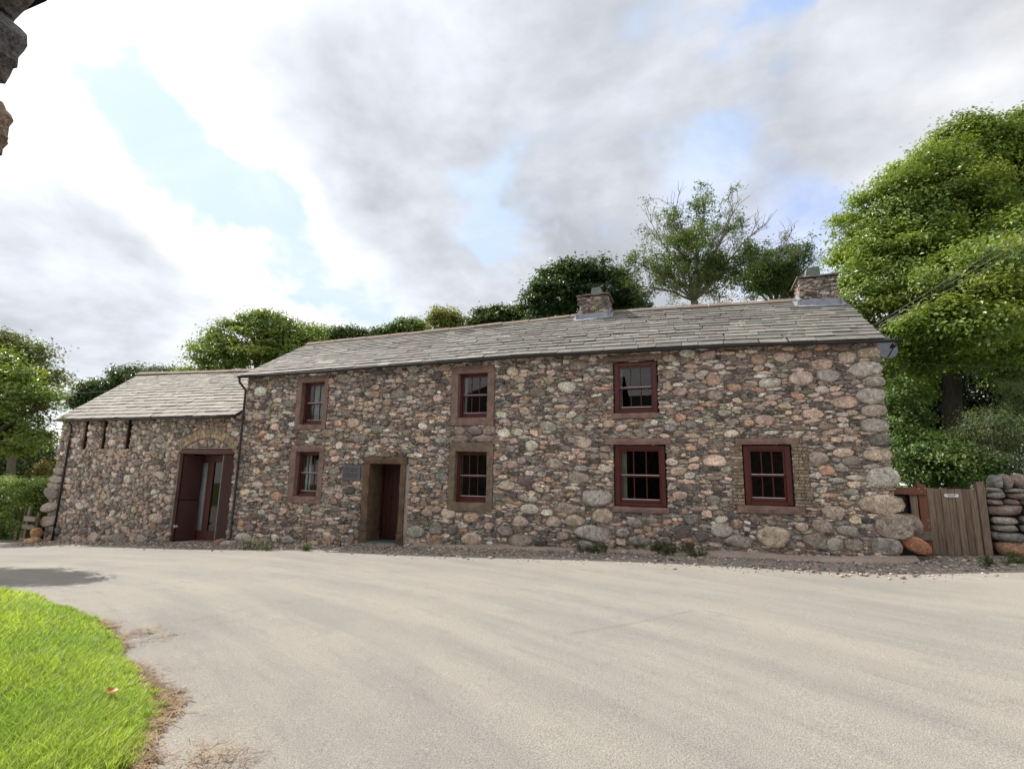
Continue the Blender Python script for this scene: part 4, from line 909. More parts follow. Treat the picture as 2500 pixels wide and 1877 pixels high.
# satellite dish on the gable corner
dt = thing('satellite_dish', 'grey oval satellite dish at the right end of the eaves', 'satellite dish')
ctr = np.array([3.84, .42, 4.60]); ax = np.array([.30, -.86, .30]); ax /= np.linalg.norm(ax); e1 = np.cross((0, 0, 1), ax); e1 /= np.linalg.norm(e1); e2 = np.cross(ax, e1)
V = []; F = []; nr_, ns = 6, 28
for side in (0, 1):
    for i in range(nr_ + 1):
        rr = i / nr_
        for k in range(ns):
            t = 2 * math.pi * k / ns; V.append(ctr + e1 * .29 * rr * math.cos(t) + e2 * .31 * rr * math.sin(t) + ax * (.07 * rr * rr - .012 * side))
q = (nr_ + 1) * ns
for i in range(nr_):
    for k in range(ns):
        k2 = (k + 1) % ns; F.append((i * ns + k, i * ns + k2, (i + 1) * ns + k2, (i + 1) * ns + k)); F.append((q + i * ns + k, q + (i + 1) * ns + k, q + (i + 1) * ns + k2, q + i * ns + k2))
for k in range(ns): F.append((nr_ * ns + k, nr_ * ns + (k + 1) % ns, q + nr_ * ns + (k + 1) % ns, q + nr_ * ns + k))
m = MB(); m.add(V, F); m.build('reflector', 'dish', dt, True)
arm0 = ctr - e2 * .30; arm1 = ctr + ax * .34 - e2 * .16
m = MB(); m.tube([arm0, arm1], .013, 6); m.build('arm', 'black', dt)
m = MB(); m.xbox(arm1 + e2 * .02, (ax, e1, e2), (.09, .075, .06)); m.tube([arm1 + e2 * .02 - ax * .03, arm1 + e2 * .03 - ax * .10], .03, 8); m.build('receiver', 'black', dt)
m = MB(); m.tube([ctr - ax * .02, (3.80, .5, 4.55), (3.60, .5, 4.5)], .02, 6); m.build('bracket', 'iron', dt)

# gate, posts and beams at the right
GY = .45
gate = thing('garden_gate', 'tall weathered brown boarded gate between the cottage and the drystone wall', 'gate')
x0, x1 = 4.36, 5.205; bw = (x1 - x0) / 7; zt = 1.575
for k in range(7):
    w = bw * rng.uniform(.94, 1.0); mm = MB(); xa = x0 + k * bw + .003; mm.bev(xa, xa + bw - .006, GY + rng.uniform(-.006, .006), GY + .024, float(g(4.8)) + .05 + rng.uniform(-.01, .02), zt + rng.uniform(-.012, .012), .004)
    o = mm.build('board', 'board', gate)
for zz in (.5, 1.35): m = MB(); m.bev(x0, x1, GY + .03, GY + .07, zz, zz + .10); m.build('rail', 'board', gate)
m = MB(); m.box(5.21, 5.335, GY - .03, GY + .10, float(g(5.3)) - .1, 1.725, .006); m.build('gatepost', 'board'); 
gpost = bpy.data.objects['gatepost']; gpost['label'] = 'brown square wooden post between the gate and drystone wall'; gpost['category'] = 'post'
m = MB(); zb_ = float(g(4.3)) - .15
m.add([(4.22, GY - .03, zb_), (4.35, GY - .03, zb_), (4.35, GY + .1, zb_), (4.22, GY + .1, zb_), (4.20, GY - .03, 1.70), (4.35, GY - .03, 1.63), (4.35, GY + .1, 1.63), (4.20, GY + .1, 1.70)], [(3, 2, 1, 0), (4, 5, 6, 7), (0, 1, 5, 4), (1, 2, 6, 5), (2, 3, 7, 6), (3, 0, 4, 7)])
m.build('red_post', 'redpost', None, label='flaking red-brown post with slanted top between cottage corner and gate', category='post')
for k, (xa, xb, za, zb2, mt, lb) in enumerate(((3.62, 4.33, 1.44, 1.585, 'redpost', 'upper short red beam from the cottage corner to the gatepost'), (3.9, 4.36, .53, .70, 'greyboard', 'lower short grey board from the cottage corner to the gatepost'))):
    m = MB(); m.bev(xa, xb, GY - .085, GY - .035, za, zb2, .006, .004); o = m.build('rail_beam', mt, None, label=lb, category='beam')
    for (x, z) in ((xb - .05, zb2 - .04), (xb - .05, za + .04), (xb - .16, zb2 - .04)):
        mm = MB(); mm.tube([(x, GY - .094, z), (x, GY - .08, z)], .011, 6); mm.build('bolt', 'iron', o)
bn = thing('dark_bin', 'dark blue-black bin standing behind the gap beside the cottage corner', 'bin')
m = MB(); m.box(3.70, 4.22, GY + .12, GY + .62, .12, 1.40, .004); m.build('body', 'black', bn); m = MB(); m.bev(3.68, 4.24, GY + .08, GY + .66, 1.405, 1.47, .02); m.build('lid', 'black', bn)
m = MB(); m.tube([(3.75, GY + .64, .25), (4.15, GY + .64, .25)], .05, 8); m.build('axle', 'black', bn)
m = MB(); m.box(4.06, 4.18, GY - .02, GY + .03, .40, 1.43, .004); m.build('gap_board', 'board', None, label='narrow brown upright board left of the red post', category='board')
# gate sign
gs = thing('gate_sign', 'small white oval plate with two printed lines on the gate', 'sign')
c = P(2322.5, 1209.3, GY - .012); w, h = .245, .066; n = 8; pts = []
for (cx_, cz_, a0) in ((w / 2 - h * .42, h / 2 - h * .42, 0), (-w / 2 + h * .42, h / 2 - h * .42, 90), (-w / 2 + h * .42, -h / 2 + h * .42, 180), (w / 2 - h * .42, -h / 2 + h * .42, 270)):
    for k in range(n): t = math.radians(a0 + 90 * k / (n - 1)); pts.append((c[0] + cx_ + h * .42 * math.cos(t), c[2] + cz_ + h * .42 * math.sin(t)))
N_ = len(pts); m = MB(); m.add([(p[0], GY - .018, p[1]) for p in pts] + [(p[0], GY - .006, p[1]) for p in pts], [tuple(range(N_)), tuple(range(N_, 2 * N_))[::-1]] + [(i, N_ + i, N_ + (i + 1) % N_, (i + 1) % N_) for i in range(N_)]); m.build('plate', 'white', gs)
def text_mesh(txt, size, loc, parent, mat):
    cu = bpy.data.curves.new('lettering', 'FONT'); cu.body = txt; cu.size = size; cu.align_x = 'CENTER'; cu.align_y = 'CENTER'; cu.extrude = .0006; cu.offset = .0004
    t = bpy.data.objects.new('tmp', cu); COL.objects.link(t); dg = bpy.context.evaluated_depsgraph_get(); me = bpy.data.meshes.new_from_object(t.evaluated_get(dg)); bpy.data.objects.remove(t)
    me.materials.clear(); me.materials.append(MT[mat]); me.transform(Matrix.Rotation(math.pi / 2, 4, 'X')); o = link('lettering', me, parent); o.location = loc
text_mesh('PLEASE CLOSE', .024, (c[0], GY - .0192, c[2] + .011), gs, 'ink'); text_mesh('THE GATE', .024, (c[0], GY - .0192, c[2] - .014), gs, 'ink')
rock('boulder', 'orange rounded boulder at the foot of the cottage corner by the gate', 'boulder', P(2232, 1329, .05) + (0, .0, .0), (.30, .22, .17), (.36, .17, .095), 5, -.55)
rock('boulder', 'big brown boulder bulging from the cottage corner above the orange one', 'boulder', P(2203, 1284, .10), (.36, .25, .27), (.19, .15, .125), 9, .1)

# drystone wall at the right edge
dw = thing('drystone_wall', 'mossy drystone field wall with leaning coping stones right of the gate', 'wall')
m = MB(); m.box(5.36, 8.6, GY + .12, GY + .45, 0, 1.5); m.build('core', 'deck', dw)
z = float(g(5.5)) + .0; row = 0
rws = [.32, .20, .14, .17, .22, .12, .14, .08]
for hh in rws:
    x = 5.34 + (rng.uniform(0, .04) if row else .03)
    while x < 8.7:
        w = rng.uniform(.35, .7) if row else rng.uniform(.5, .8)
        if hh < .15: w = rng.uniform(.25, .55)
        col = [(.20, .195, .18), (.24, .215, .18), (.17, .165, .155), (.22, .17, .145), (.27, .255, .22)][rng.integers(5)]
        if row == 0: col = (.33, .19, .12)
        rock('stone', None, None, (x + w / 2, GY + .12, z + hh / 2), (w * .54, .25, hh * .58), col, int(rng.integers(1e6)), rng.normal(0, .04), parent=dw); x += w
    z += hh * .97; row += 1
x = 5.5
while x < 8.8:
    w = rng.uniform(.13, .26); hgt = rng.uniform(.13, .17)
    rock('coping_stone', None, None, (x + w / 2, GY + .16, z + hgt * .8 - .03 * (x - 5.5)), (w * .62, .22, hgt * 1.05), [(.21, .205, .18), (.25, .23, .19), (.22, .17, .15), (.18, .175, .165)][rng.integers(4)], int(rng.integers(1e6)), rng.uniform(.3, .6) if x > 5.7 else .05, parent=dw); x += w * 1.05

# rickety boards and stones by the barn's left corner
def lean_board(name, p, q, w, t, mat, label, cat, group=None):
    p, q = np.array(p, float), np.array(q, float); u = q - p; L = np.linalg.norm(u); n_ = np.cross(u, (1, 0, 0)) if abs(u[2]) > abs(u[0]) else np.cross(u, (0, 0, 1))
    m = MB(); a2 = np.cross(n_, u); m.xbox((p + q) / 2, (u, n_, a2), (L, t, w), .004); o = m.build(name, mat, None)
    o['label'] = label; o['category'] = cat
    if group: o['group'] = group
    return o
pal = thing('slatted_rack', 'old broken wooden rack of three short slats beside the barn corner', 'rack')
def bp(px, py): return P(px, py, -.25)
def rk(name, p, q, w, t, mat):
    p, q = np.array(p, float), np.array(q, float); u = q - p; L = np.linalg.norm(u); n_ = np.array([0, 1., 0]); a2 = np.cross(u / L, n_); m = MB(); m.xbox((p + q) / 2, (u, n_, a2), (L, t, w), .004); m.build(name, mat, pal)
rk('upright', bp(58, 1316), bp(75, 1236), .11, .05, 'greyboard'); rk('upright', bp(73, 1316) + (0, .12, 0), bp(86, 1252) + (0, .12, 0), .09, .05, 'greyboard')
for (a_, b_) in (((65, 1265), (92, 1267)), ((61, 1284), (90, 1288)), ((53, 1317), (82, 1321))): rk('slat', bp(*a_) - (0, .06, 0), bp(*b_) - (0, .06, 0), .16, .06, 'greyboard')
lean_board('fence_post', P(40, 1322, .1), P(55, 1248, .2), .16, .16, 'board', 'brown round-edged fence post at the end of the hedge', 'post')
lean_board('fence_stake', P(51, 1320, .0), P(64, 1243, .15), .08, .06, 'greyboard', 'thin grey stake between the fence post and broken rack', 'stake')
rock('boulder', 'orange block of stone upright against the barn corner', 'stone', P(88, 1303, -.4), (.22, .18, .22), (.32, .18, .09), 21, .5)
rock('boulder', 'pale orange block of stone lying at the barn corner foot', 'stone', P(81, 1322, -.5), (.33, .2, .17), (.36, .24, .14), 22, .1)
rock('boulder', 'pale lichened stone at the foot of the middle downpipe', 'stone', P(556, 1330, -.25), (.3, .2, .15), (.34, .31, .27), 31, .3)
rock('boulder', 'small red stone at the right foot of the barn doorway', 'stone', P(536, 1325, -.3), (.22, .16, .14), (.24, .14, .11), 32, .1)

# overhead cables
def cable(pts, label, r=.008, sag=.1, mat='cable'):
    p, q = np.array(pts[0], float), np.array(pts[1], float); m = MB(); m.tube([p + (q - p) * t - np.array([0, 0, sag * 4 * t * (1 - t)]) for t in np.linspace(0, 1, 14)], r, 5)
    o = m.build('overhead_cable', mat, None, label=label, category='cable', group='overhead cables'); return o
e = lambda px, py, d: P(px, py, d)
a0 = np.array([3.72, 1.3, 5.22])
for k, (py, lb) in enumerate(((560, 'highest of three thin cables crossing the big beech'), (579, 'middle of three thin cables crossing the big beech'), (600, 'lowest of three thin cables crossing the big beech'))):
    q = P(2500, py, -.6); s0 = a0 + (.02, .1 * k, -.05 * k); cable((s0, s0 + (q - s0) * 1.9), lb, .007, .05)
q = P(2500, 893, .6); s0 = np.array([3.75, .6, 4.36]); cable((s0, s0 + (q - s0) * 1.6), 'single dark cable running right from the satellite dish', .008, .06, 'black')
s0 = np.array([-22.6, 2.2, 5.0]); q = P(60, 965, 8); cable((s0, s0 + (q - s0) * 2), 'upper thin cable left of the barn gable', .012, .1)
s0 = np.array([-22.6, 1.5, 4.5]); q = P(100, 1035, -1); cable((s0, s0 + (q - s0) * 2), 'lower thin cable left of the barn gable', .010, .1)

# ------------------------------------------------------------------ neighbouring building beside and behind the camera
nb = thing('neighbour_building', 'rough stone building corner jutting in at the top left edge', 'building')
NX, NY = -3.72, -11.5
m = MB(); m.box(-15, NX, -19, NY - .02, -1.0, 4.6); m.box(NX, 9.5, -24, -17.5, -.3, 4.4); nw = m.build('wall', 'dark_rubble', nb)
rm = MB()
V = [(-15.2, NY + .2, 4.55), (NX - .05, NY + .2, 4.55), (NX - .05, -15.2, 7.1), (-11.5, -15.2, 7.1), (-15.2, -19.2, 4.55), (NX - .05, -19.2, 4.55)]
rm.add(V, [(0, 1, 2, 3), (0, 3, 4), (3, 2, 5, 4)])
V = [(-6, -17.2, 4.3), (9.8, -17.2, 4.3), (9.8, -20.75, 6.9), (-6, -20.75, 6.9), (-6, -24.3, 4.3), (9.8, -24.3, 4.3)]
rm.add(V, [(0, 1, 2, 3), (3, 2, 5, 4)]); rm.build('roof', 'deck', nb)
def corner_stone(outline, col, seed):
    """quoin standing at the far edge of the side wall; outline of its end given as (x,z), reaching back along the wall"""
    rg = np.random.default_rng(seed); pts = []
    for (px, py) in outline: q = P(px, py, NY); pts.append((q[0], q[2]))
    n = len(pts); V = []; cx_ = min(p[0] for p in pts)
    for (yy, sh) in ((NY + .03, .90), (NY, 1.0), (NY - .10, 1.0), (NY - .35, .93), (NY - .6, .8)):
        for p in pts: V.append((cx_ + (p[0] - cx_) * sh + rg.normal(0, .004), yy + rg.normal(0, .008), p[1] + rg.normal(0, .004)))
    F = [tuple(range(n))[::-1]] + [(k * n + i, k * n + (i + 1) % n, (k + 1) * n + (i + 1) % n, (k + 1) * n + i) for k in range(4) for i in range(n)] + [tuple(4 * n + i for i in range(n))]
    me = mesh_np('quoin', np.array(V), F, 'drystone', False, np.repeat(np.array(col)[None], len(V), 0)); recalc(me); link('quoin', me, nw)
corner_stone([(-60, 42), (20, 42), (27, 39), (33, 38), (45, 24), (58, 12), (72, 3), (84, -20), (88, -70), (70, -110), (-60, -110)], (.115, .105, .10), 1)
corner_stone([(-60, 190), (2, 189), (10, 183), (18, 168), (28, 158), (39, 149), (47, 130), (57, 110), (65, 97), (60, 82), (50, 68), (36, 58), (27, 44), (-60, 44)], (.105, .10, .105), 2)
corner_stone([(-60, 380), (1, 370), (4, 352), (10, 340), (16, 334), (11, 322), (16, 300), (24, 283), (18, 271), (8, 258), (2, 244), (-60, 240)], (.19, .135, .10), 3)
for k, (xa, z0, z1) in enumerate(((-3.66, 1.2, 1.75), (-3.7, .6, 1.18), (-3.62, .0, .58), (-3.68, -.6, -.02), (-3.6, 3.25, 3.7), (-3.66, 3.72, 4.3))):
    V, F = lump((-3.9, NY - .3, (z0 + z1) / 2), (.26, .4, (z1 - z0) * .55), 60 + k); link('quoin', mesh_np('quoin', V, F, 'drystone', True, np.repeat(np.array((.15, .13, .115))[None], len(V), 0)), nw)

# ------------------------------------------------------------------ vegetation
def leaves_mesh(name, C, Nn, size, mat, cols, parent, aspect=.55, **tags):
    n = len(C); Nn = Nn / (np.linalg.norm(Nn, axis=1)[:, None] + 1e-9); t = rng.normal(0, 1, (n, 3)); t -= Nn * (t * Nn).sum(1)[:, None]; t /= np.linalg.norm(t, axis=1)[:, None] + 1e-9; b = np.cross(Nn, t)
    L = size * rng.uniform(.65, 1.25, (n, 1)); W = L * aspect
    V = np.stack([C - t * L * .5, C + b * W * .5 + Nn * L * .10 + t * L * .05, C + t * L * .5 - Nn * L * .08, C - b * W * .5 + Nn * L * .10 + t * L * .05], 1).reshape(-1, 3)
    F = np.arange(4 * n).reshape(-1, 4)
    return link(name, mesh_np(name, V, F, mat, False, np.repeat(cols, 4, 0)), parent, **tags)
def clumps(lobes, n, shell=(.62, 1.03), zmin=-.5):
    L = np.array(lobes, float); w = L[:, 3] * L[:, 4] + L[:, 3] * L[:, 5]; k = rng.choice(len(L), n, p=w / w.sum())
    d = rng.normal(0, 1, (n * 3, 3)); d /= np.linalg.norm(d, axis=1)[:, None]; d = d[d[:, 2] > zmin][:n]
    while len(d) < n: d = np.concatenate([d, d])[:n]
    r = rng.uniform(shell[0] ** 2, shell[1] ** 2, n) ** .5; r = np.where(rng.random(n) < .14, r * rng.uniform(1.05, 1.28, n), r)
    return L[k, :3] + d * L[k, 3:6] * r[:, None], d
def foliage(name, parent, C, D, nleaf, rc, flat, L, base, var=.22, up=.75, yellow=.15, droop=0., mat='leaf', aspect=.55, **tags):
    n = len(C); k = np.repeat(np.arange(n), nleaf); rcs = rc * rng.uniform(.6, 1.3, n)
    off = rng.normal(0, .5, (len(k), 3)) * rcs[k][:, None]; off[:, 2] *= flat; off[:, 2] -= droop * (off[:, 0] ** 2 + off[:, 1] ** 2) / rc
    P_ = C[k] + off; N_ = np.array([0, 0, 1.]) * up + D[k] * .5 + rng.normal(0, .45, (len(k), 3)) + off / rc * .3
    f = rng.uniform(1 - var, 1 + var, n)[k] * rng.uniform(.85, 1.15, len(k)); yl = np.clip(rng.normal(yellow, .12, n), 0, .6)[k]
    col = np.array(base)[None] * f[:, None] * (1 + yl[:, None] * np.array([1.6, .7, -.3])); col = np.clip(col, .004, .5)
    return leaves_mesh(name, P_, N_, L, mat, col.astype(np.float32), parent, aspect, **tags)
def limb(m, p, q, r0, r1, wob=.12, n=6, sag=0.):
    p, q = np.array(p, float), np.array(q, float); L = np.linalg.norm(q - p); pts = []; o = np.zeros(3)
    for i in range(n + 1):
        t = i / n; o = o + rng.normal(0, wob * L / n, 3) * (0 < i < n); pts.append(p + (q - p) * t + o * math.sin(math.pi * t) + np.array([0, 0, sag * L * math.sin(math.pi * t)]))
    m.tube(pts, list(np.linspace(r0, r1, n + 1)), 7, True); return pts
def far(px, dist):
    r = ray(px, 1163); h = np.array([r[0], r[1]]); h /= np.linalg.norm(h); f2 = np.array([F_[0], F_[1]]) / np.linalg.norm(F_[:2]); return CP[:2] + h * dist / (h @ f2)
def at_dist(px, py, dist):
    r = ray(px, py); return CP + r * dist / (r @ F_)
def tree(name, label, lobes_px, dist, trunk_px, base, nclump, nleaf, rc, L, flat=.55, bark='bark', tr=.3, zmin=-.45, yellow=.12, depth=.75, branches=10, droop=0., group=None, shell=(.55, 1.03), up=.75, aspect=.55):
    """lobes_px: (px, py, half width px, half height px, extra distance)"""
    t = thing(name, label, 'tree', group); k = dist / FOC; lobes = []
    for (px, py, hw, hh, dd) in lobes_px:
        c = at_dist(px, py, dist + dd); kk = (dist + dd) / FOC; lobes.append((c[0], c[1], c[2], hw * kk, hw * kk * depth, hh * kk))
    b = far(trunk_px, dist); gz = float(g(b[0])); c0 = np.mean([l[:3] for l in lobes], 0); top = np.array([b[0] * .5 + c0[0] * .5, b[1] * .5 + c0[1] * .5, gz + (c0[2] - gz) * .72])
    m = MB(); limb(m, (b[0], b[1], gz - .3), top, tr, tr * .62, .04, 7); m.build('trunk', bark, t, True)
    C, D = clumps(lobes, nclump, shell, zmin); m = MB()
    for l in lobes: limb(m, top, l[:3], tr * .5, tr * .16, .10, 6)
    L_ = np.array(lobes)
    for i in rng.choice(nclump, min(branches * len(lobes), nclump), replace=False):
        j = np.argmin(((L_[:, :3] - C[i]) ** 2).sum(1)); s0 = L_[j, :3] * .75 + top * .25; limb(m, s0, C[i], tr * .14, tr * .035, .12, 5)
    m.build('branches', bark, t, True)
    foliage('crown', t, C, D, nleaf, rc, flat, L, base, yellow=yellow, droop=droop, up=up, aspect=aspect)
    return t
GRN = (.10, .17, .046); DGR = (.045, .085, .03); BEE = (.155, .235, .062)
# behind the roofs, left to right
tree('dark_tree', 'low dark green tree behind the left end of the barn ridge', [(330, 925, 55, 30, 0), (250, 955, 55, 28, 1), (400, 920, 40, 20, 2), (210, 985, 35, 25, 1)], 42, 320, DGR, 230, 60, .75, .24)
tree('round_sycamore', 'large domed bright green tree between barn roof and cottage gable', [(620, 850, 115, 70, 0), (545, 880, 75, 65, -1), (710, 860, 85, 60, 1), (650, 800, 70, 32, 0), (500, 925, 55, 50, -2), (745, 830, 50, 35, 1), (470, 950, 45, 40, -2)], 36, 620, (.14, .21, .052), 300, 130, .72, .20, .42, yellow=.18, tr=.4, shell=(.7, 1.06))
tree('low_tree', 'low dark tree just above the cottage ridge right of the domed tree', [(840, 822, 55, 22, 0), (900, 820, 40, 18, 0), (800, 832, 35, 22, 0)], 44, 850, DGR, 150, 55, .6, .24, yellow=.3)
tree('low_tree', 'small tree showing left of the pale-leaved tree over the ridge', [(1000, 805, 45, 24, 0), (950, 815, 30, 16, 0)], 44, 990, GRN, 110, 55, .6, .24)
tree('pale_tree', 'airy yellow-green tree over the middle of the cottage ridge', [(1085, 785, 40, 30, 0), (1120, 800, 30, 22, 0)], 40, 1090, (.14, .175, .05), 90, 50, .55, .22, yellow=.3)
tree('bushy_tree', 'bushy mid-green tree over the ridge left of the chestnut', [(1200, 780, 48, 30, 0), (1250, 775, 40, 26, 0), (1165, 795, 28, 20, 0)], 38, 1210, (.065, .10, .026), 150, 55, .55, .24)
tree('dark_sycamore', 'dark round-topped tree behind the middle chimney', [(1380, 710, 75, 62, 0), (1320, 735, 48, 48, -1), (1470, 720, 70, 62, 0), (1420, 672, 60, 32, 0), (1545, 745, 40, 32, 1), (1350, 780, 60, 40, 0), (1500, 770, 55, 35, 0)], 30, 1420, (.045, .085, .027), 300, 115, .58, .20, .42, tr=.32, yellow=.04, shell=(.7, 1.06))

def ash(name, label, trunk_px, dist, fork, ends, seed, base, leafp, nl=46, dead=()):
    """open tree: limbs run from the fork to given picture directions and end in fine twigs"""
    global rng
    t = thing(name, label, 'tree', 'ash trees behind the cottage'); k = dist / FOC; b = far(trunk_px, dist); gz = float(g(b[0])); f0 = at_dist(fork[0], fork[1], dist)
    m = MB(); limb(m, (b[0], b[1], gz - .3), f0, .26, .2, .03, 6); m.build('trunk', 'ashbark', t, True); m = MB(); C = []
    for (px, py, dd, r0, isdead) in ends:
        e_ = at_dist(px, py, dist + dd); pts = limb(m, f0, e_, r0, r0 * .28, .10, 8, .04)
        for j in range(2, 9):
            for s in range(3):
                base_p = pts[j]; dirv = (e_ - f0) / np.linalg.norm(e_ - f0); dv = dirv * .7 + rng.normal(0, .55, 3) + np.array([0, 0, .35]); dv /= np.linalg.norm(dv); ln = rng.uniform(.7, 1.5) * (1.15 - .05 * j)
                q = base_p + dv * ln; p2 = limb(m, base_p, q, r0 * .24, .012, .14, 4)
                for u in range(3):
                    tv = dv * .6 + rng.normal(0, .55, 3) + np.array([0, 0, .25 if isdead else -.05]); tv /= np.linalg.norm(tv); q2 = p2[2 + u % 3] + tv * rng.uniform(.35, .75); limb(m, p2[2 + u % 3], q2, .012, .006, .16, 3)
                    if not isdead or (rng.random() < .12): C.append(q2)
                if not isdead: C.append(q)
    m.build('branches', 'ashbark', t, True); C = np.array(C); C = C[rng.random(len(C)) < leafp]
    foliage('crown', t, C, np.tile([0, 0, .4], (len(C), 1)), nl, .38, .75, .15, base, yellow=.12, droop=.25, up=.5, aspect=.36)
ash('ash_tree', 'tall open ash tree with bare dead twigs behind the right half of the roof', 1700, 28, (1695, 735),
    [(1590, 545, 0, .07, True), (1570, 650, -1, .065, False), (1640, 560, 1, .07, False), (1720, 505, 0, .09, False), (1780, 560, 1, .08, False), (1850, 560, 0, .075, True), (1700, 590, -1.5, .07, False), (1830, 640, -.5, .07, False), (1640, 680, 1, .08, False), (1560, 700, 0, .07, True), (1750, 680, 1.5, .08, False), (1650, 510, .5, .08, True), (1790, 520, -.5, .08, True)], 3, (.09, .145, .046), .62, 55)
ash('ash_tree', 'smaller ash tree just left of the gable-end chimney', 1900, 30, (1895, 755),
    [(1840, 640, 0, .09, False), (1900, 625, 1, .09, False), (1950, 650, -1, .09, False), (1870, 690, -1, .08, False), (1985, 640, 0, .07, True), (1930, 700, 1, .08, False), (1820, 700, 1, .07, False), (1920, 590, 0, .06, True)], 4, (.06, .105, .038), .95)
# right: the big beech
bl = [(2420, 560, 200, 150, 2), (2180, 640, 130, 75, -1), (2300, 520, 150, 95, 0), (2430, 390, 140, 80, 2), (2560, 420, 170, 120, 2), (2140, 730, 105, 70, -2), (2250, 780, 130, 70, -3), (2420, 680, 170, 80, -4), (2560, 620, 170, 110, -3), (2340, 420, 90, 60, 1), (2230, 590, 100, 60, -1),
      (2120, 620, 70, 45, 0), (2500, 365, 100, 55, 1), (2560, 760, 120, 90, -2), (2300, 700, 120, 70, -3), (2200, 830, 90, 60, -2), (2350, 800, 120, 55, -4.5), (2080, 600, 60, 40, 0), (2190, 490, 90, 60, 0), (2270, 430, 90, 60, 0), (2090, 560, 60, 40, 0), (2350, 350, 90, 55, 1), (2440, 345, 80, 45, 1), (2190, 900, 65, 75, 1), (2165, 1000, 45, 70, .5), (2440, 850, 110, 60, -2), (2510, 900, 80, 85, -1.5), (2270, 890, 60, 45, -2), (2340, 850, 100, 50, -3)]
tree('beech_tree', 'huge spreading beech tree filling the right edge behind the gable', bl, 21, 2330, BEE, 1080, 210, .66, .15, .52, 'darkbark', .42, -.75, .18, .7, 14, .06, shell=(.66, 1.08), up=.8)
def shrub(name, label, px, py, hw, hh, dist, base, n, nl, L, rc=.3, cat='shrub', yellow=.1, flat=.6, depth=.8, ground=True, aspect=.55, extra=()):
    t = thing(name, label, cat); lobes = []
    for (qx, qy, qw, qh, dd) in [(px, py, hw, hh, 0)] + list(extra):
        c = at_dist(qx, qy, dist + dd); kk = (dist + dd) / FOC; lobes.append((c[0], c[1], c[2], qw * kk, qw * kk * depth, qh * kk))
    c = np.array(lobes[0][:3]); C, D = clumps(lobes, n, (.35, 1.03), -.9); m = MB(); gz = float(g(c[0]))
    for i in rng.choice(n, min(n, 26), replace=False): limb(m, (c[0] + rng.normal(0, .2), c[1] + rng.normal(0, .2), gz - .1), C[i], .035, .008, .08, 5)
    m.build('stems', 'bark', t, True); foliage('foliage', t, C, D, nl, rc, flat, L, base, yellow=yellow, up=.6, aspect=aspect); return t
shrub('undergrowth_shrub', 'glossy green shrub rising behind the boarded gate', 2260, 1120, 95, 75, 16.5, (.085, .15, .042), 300, 70, .11, .32, yellow=.12, extra=[(2200, 1010, 60, 90, 1), (2350, 1140, 80, 50, -1)])
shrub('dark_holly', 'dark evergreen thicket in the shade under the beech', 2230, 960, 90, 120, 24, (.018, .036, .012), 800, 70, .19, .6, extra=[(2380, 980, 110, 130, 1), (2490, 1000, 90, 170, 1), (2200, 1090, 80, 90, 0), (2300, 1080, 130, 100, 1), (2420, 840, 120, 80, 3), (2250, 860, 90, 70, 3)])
shrub('feathery_larch', 'feathery pale green drooping branches behind the drystone wall', 2440, 1050, 90, 60, 15.5, (.09, .13, .06), 260, 90, .085, .34, yellow=.1, flat=.45, aspect=.22, extra=[(2490, 960, 50, 50, 0), (2400, 1120, 70, 40, 0), (2480, 1130, 60, 50, -.5)])
# left: tree over the road, hedge and shrubs
tree('roadside_tree', 'leafy tree overhanging the road at the left edge', [(40, 1000, 75, 60, 0), (-60, 950, 90, 90, .6), (70, 940, 50, 40, 0), (-20, 900, 70, 45, .6), (95, 1060, 45, 34, -.4), (10, 1085, 70, 45, 0), (-130, 1010, 110, 110, .6), (130, 965, 32, 16, -.2)], 13.0, -150, (.115, .185, .05), 300, 100, .34, .105, .5, tr=.17, yellow=.22, zmin=-.7, branches=8, shell=(.35, 1.05))
tree('sparse_tree', 'thin-leaved olive tree behind the roadside tree at far left', [(60, 870, 60, 40, 0), (110, 925, 45, 32, 0), (10, 840, 50, 35, 0)], 24, 40, (.11, .145, .055), 110, 40, .55, .17, tr=.2, yellow=.15, branches=18)
shrub('dark_shrub', 'dark leafy shrub behind the clipped hedge', 60, 1130, 75, 70, 27, (.05, .085, .025), 240, 60, .16, .5)
shrub('russet_shrub', 'straggly reddish-green shrub between hedge and barn corner', 100, 1180, 22, 50, 25.5, (.12, .12, .045), 60, 45, .13, .35, yellow=.2)
hg = thing('clipped_hedge', 'clipped green hedge beside the road left of the barn', 'hedge')
hc = P(10, 1262, .9); C = []; D = []
for i in range(620):
    u = rng.uniform(-1, 1); face = rng.random(); zz = rng.uniform(-.75, 1.35)
    if face < .42: C.append((u * 4.0, rng.uniform(-.8, .8), 1.35 + rng.normal(0, .05))); D.append((0, 0, 1))
    elif face < .85: C.append((u * 4.0, -.85 + rng.normal(0, .06), zz)); D.append((0, -1, .3))
    else: C.append((3.85 + rng.normal(0, .1), rng.uniform(-.8, .8), zz)); D.append((1, 0, .3))
C = np.array(C) + np.array([-27.6, .75, -.33]); foliage('foliage', hg, C, np.array(D, float), 55, .26, .8, .085, (.12, .19, .045), yellow=.15, up=.9)
m = MB(); m.box(-31.4, -23.9, .15, 1.3, -1.5, .85, .05); m.build('inner_twigs', 'field', hg)

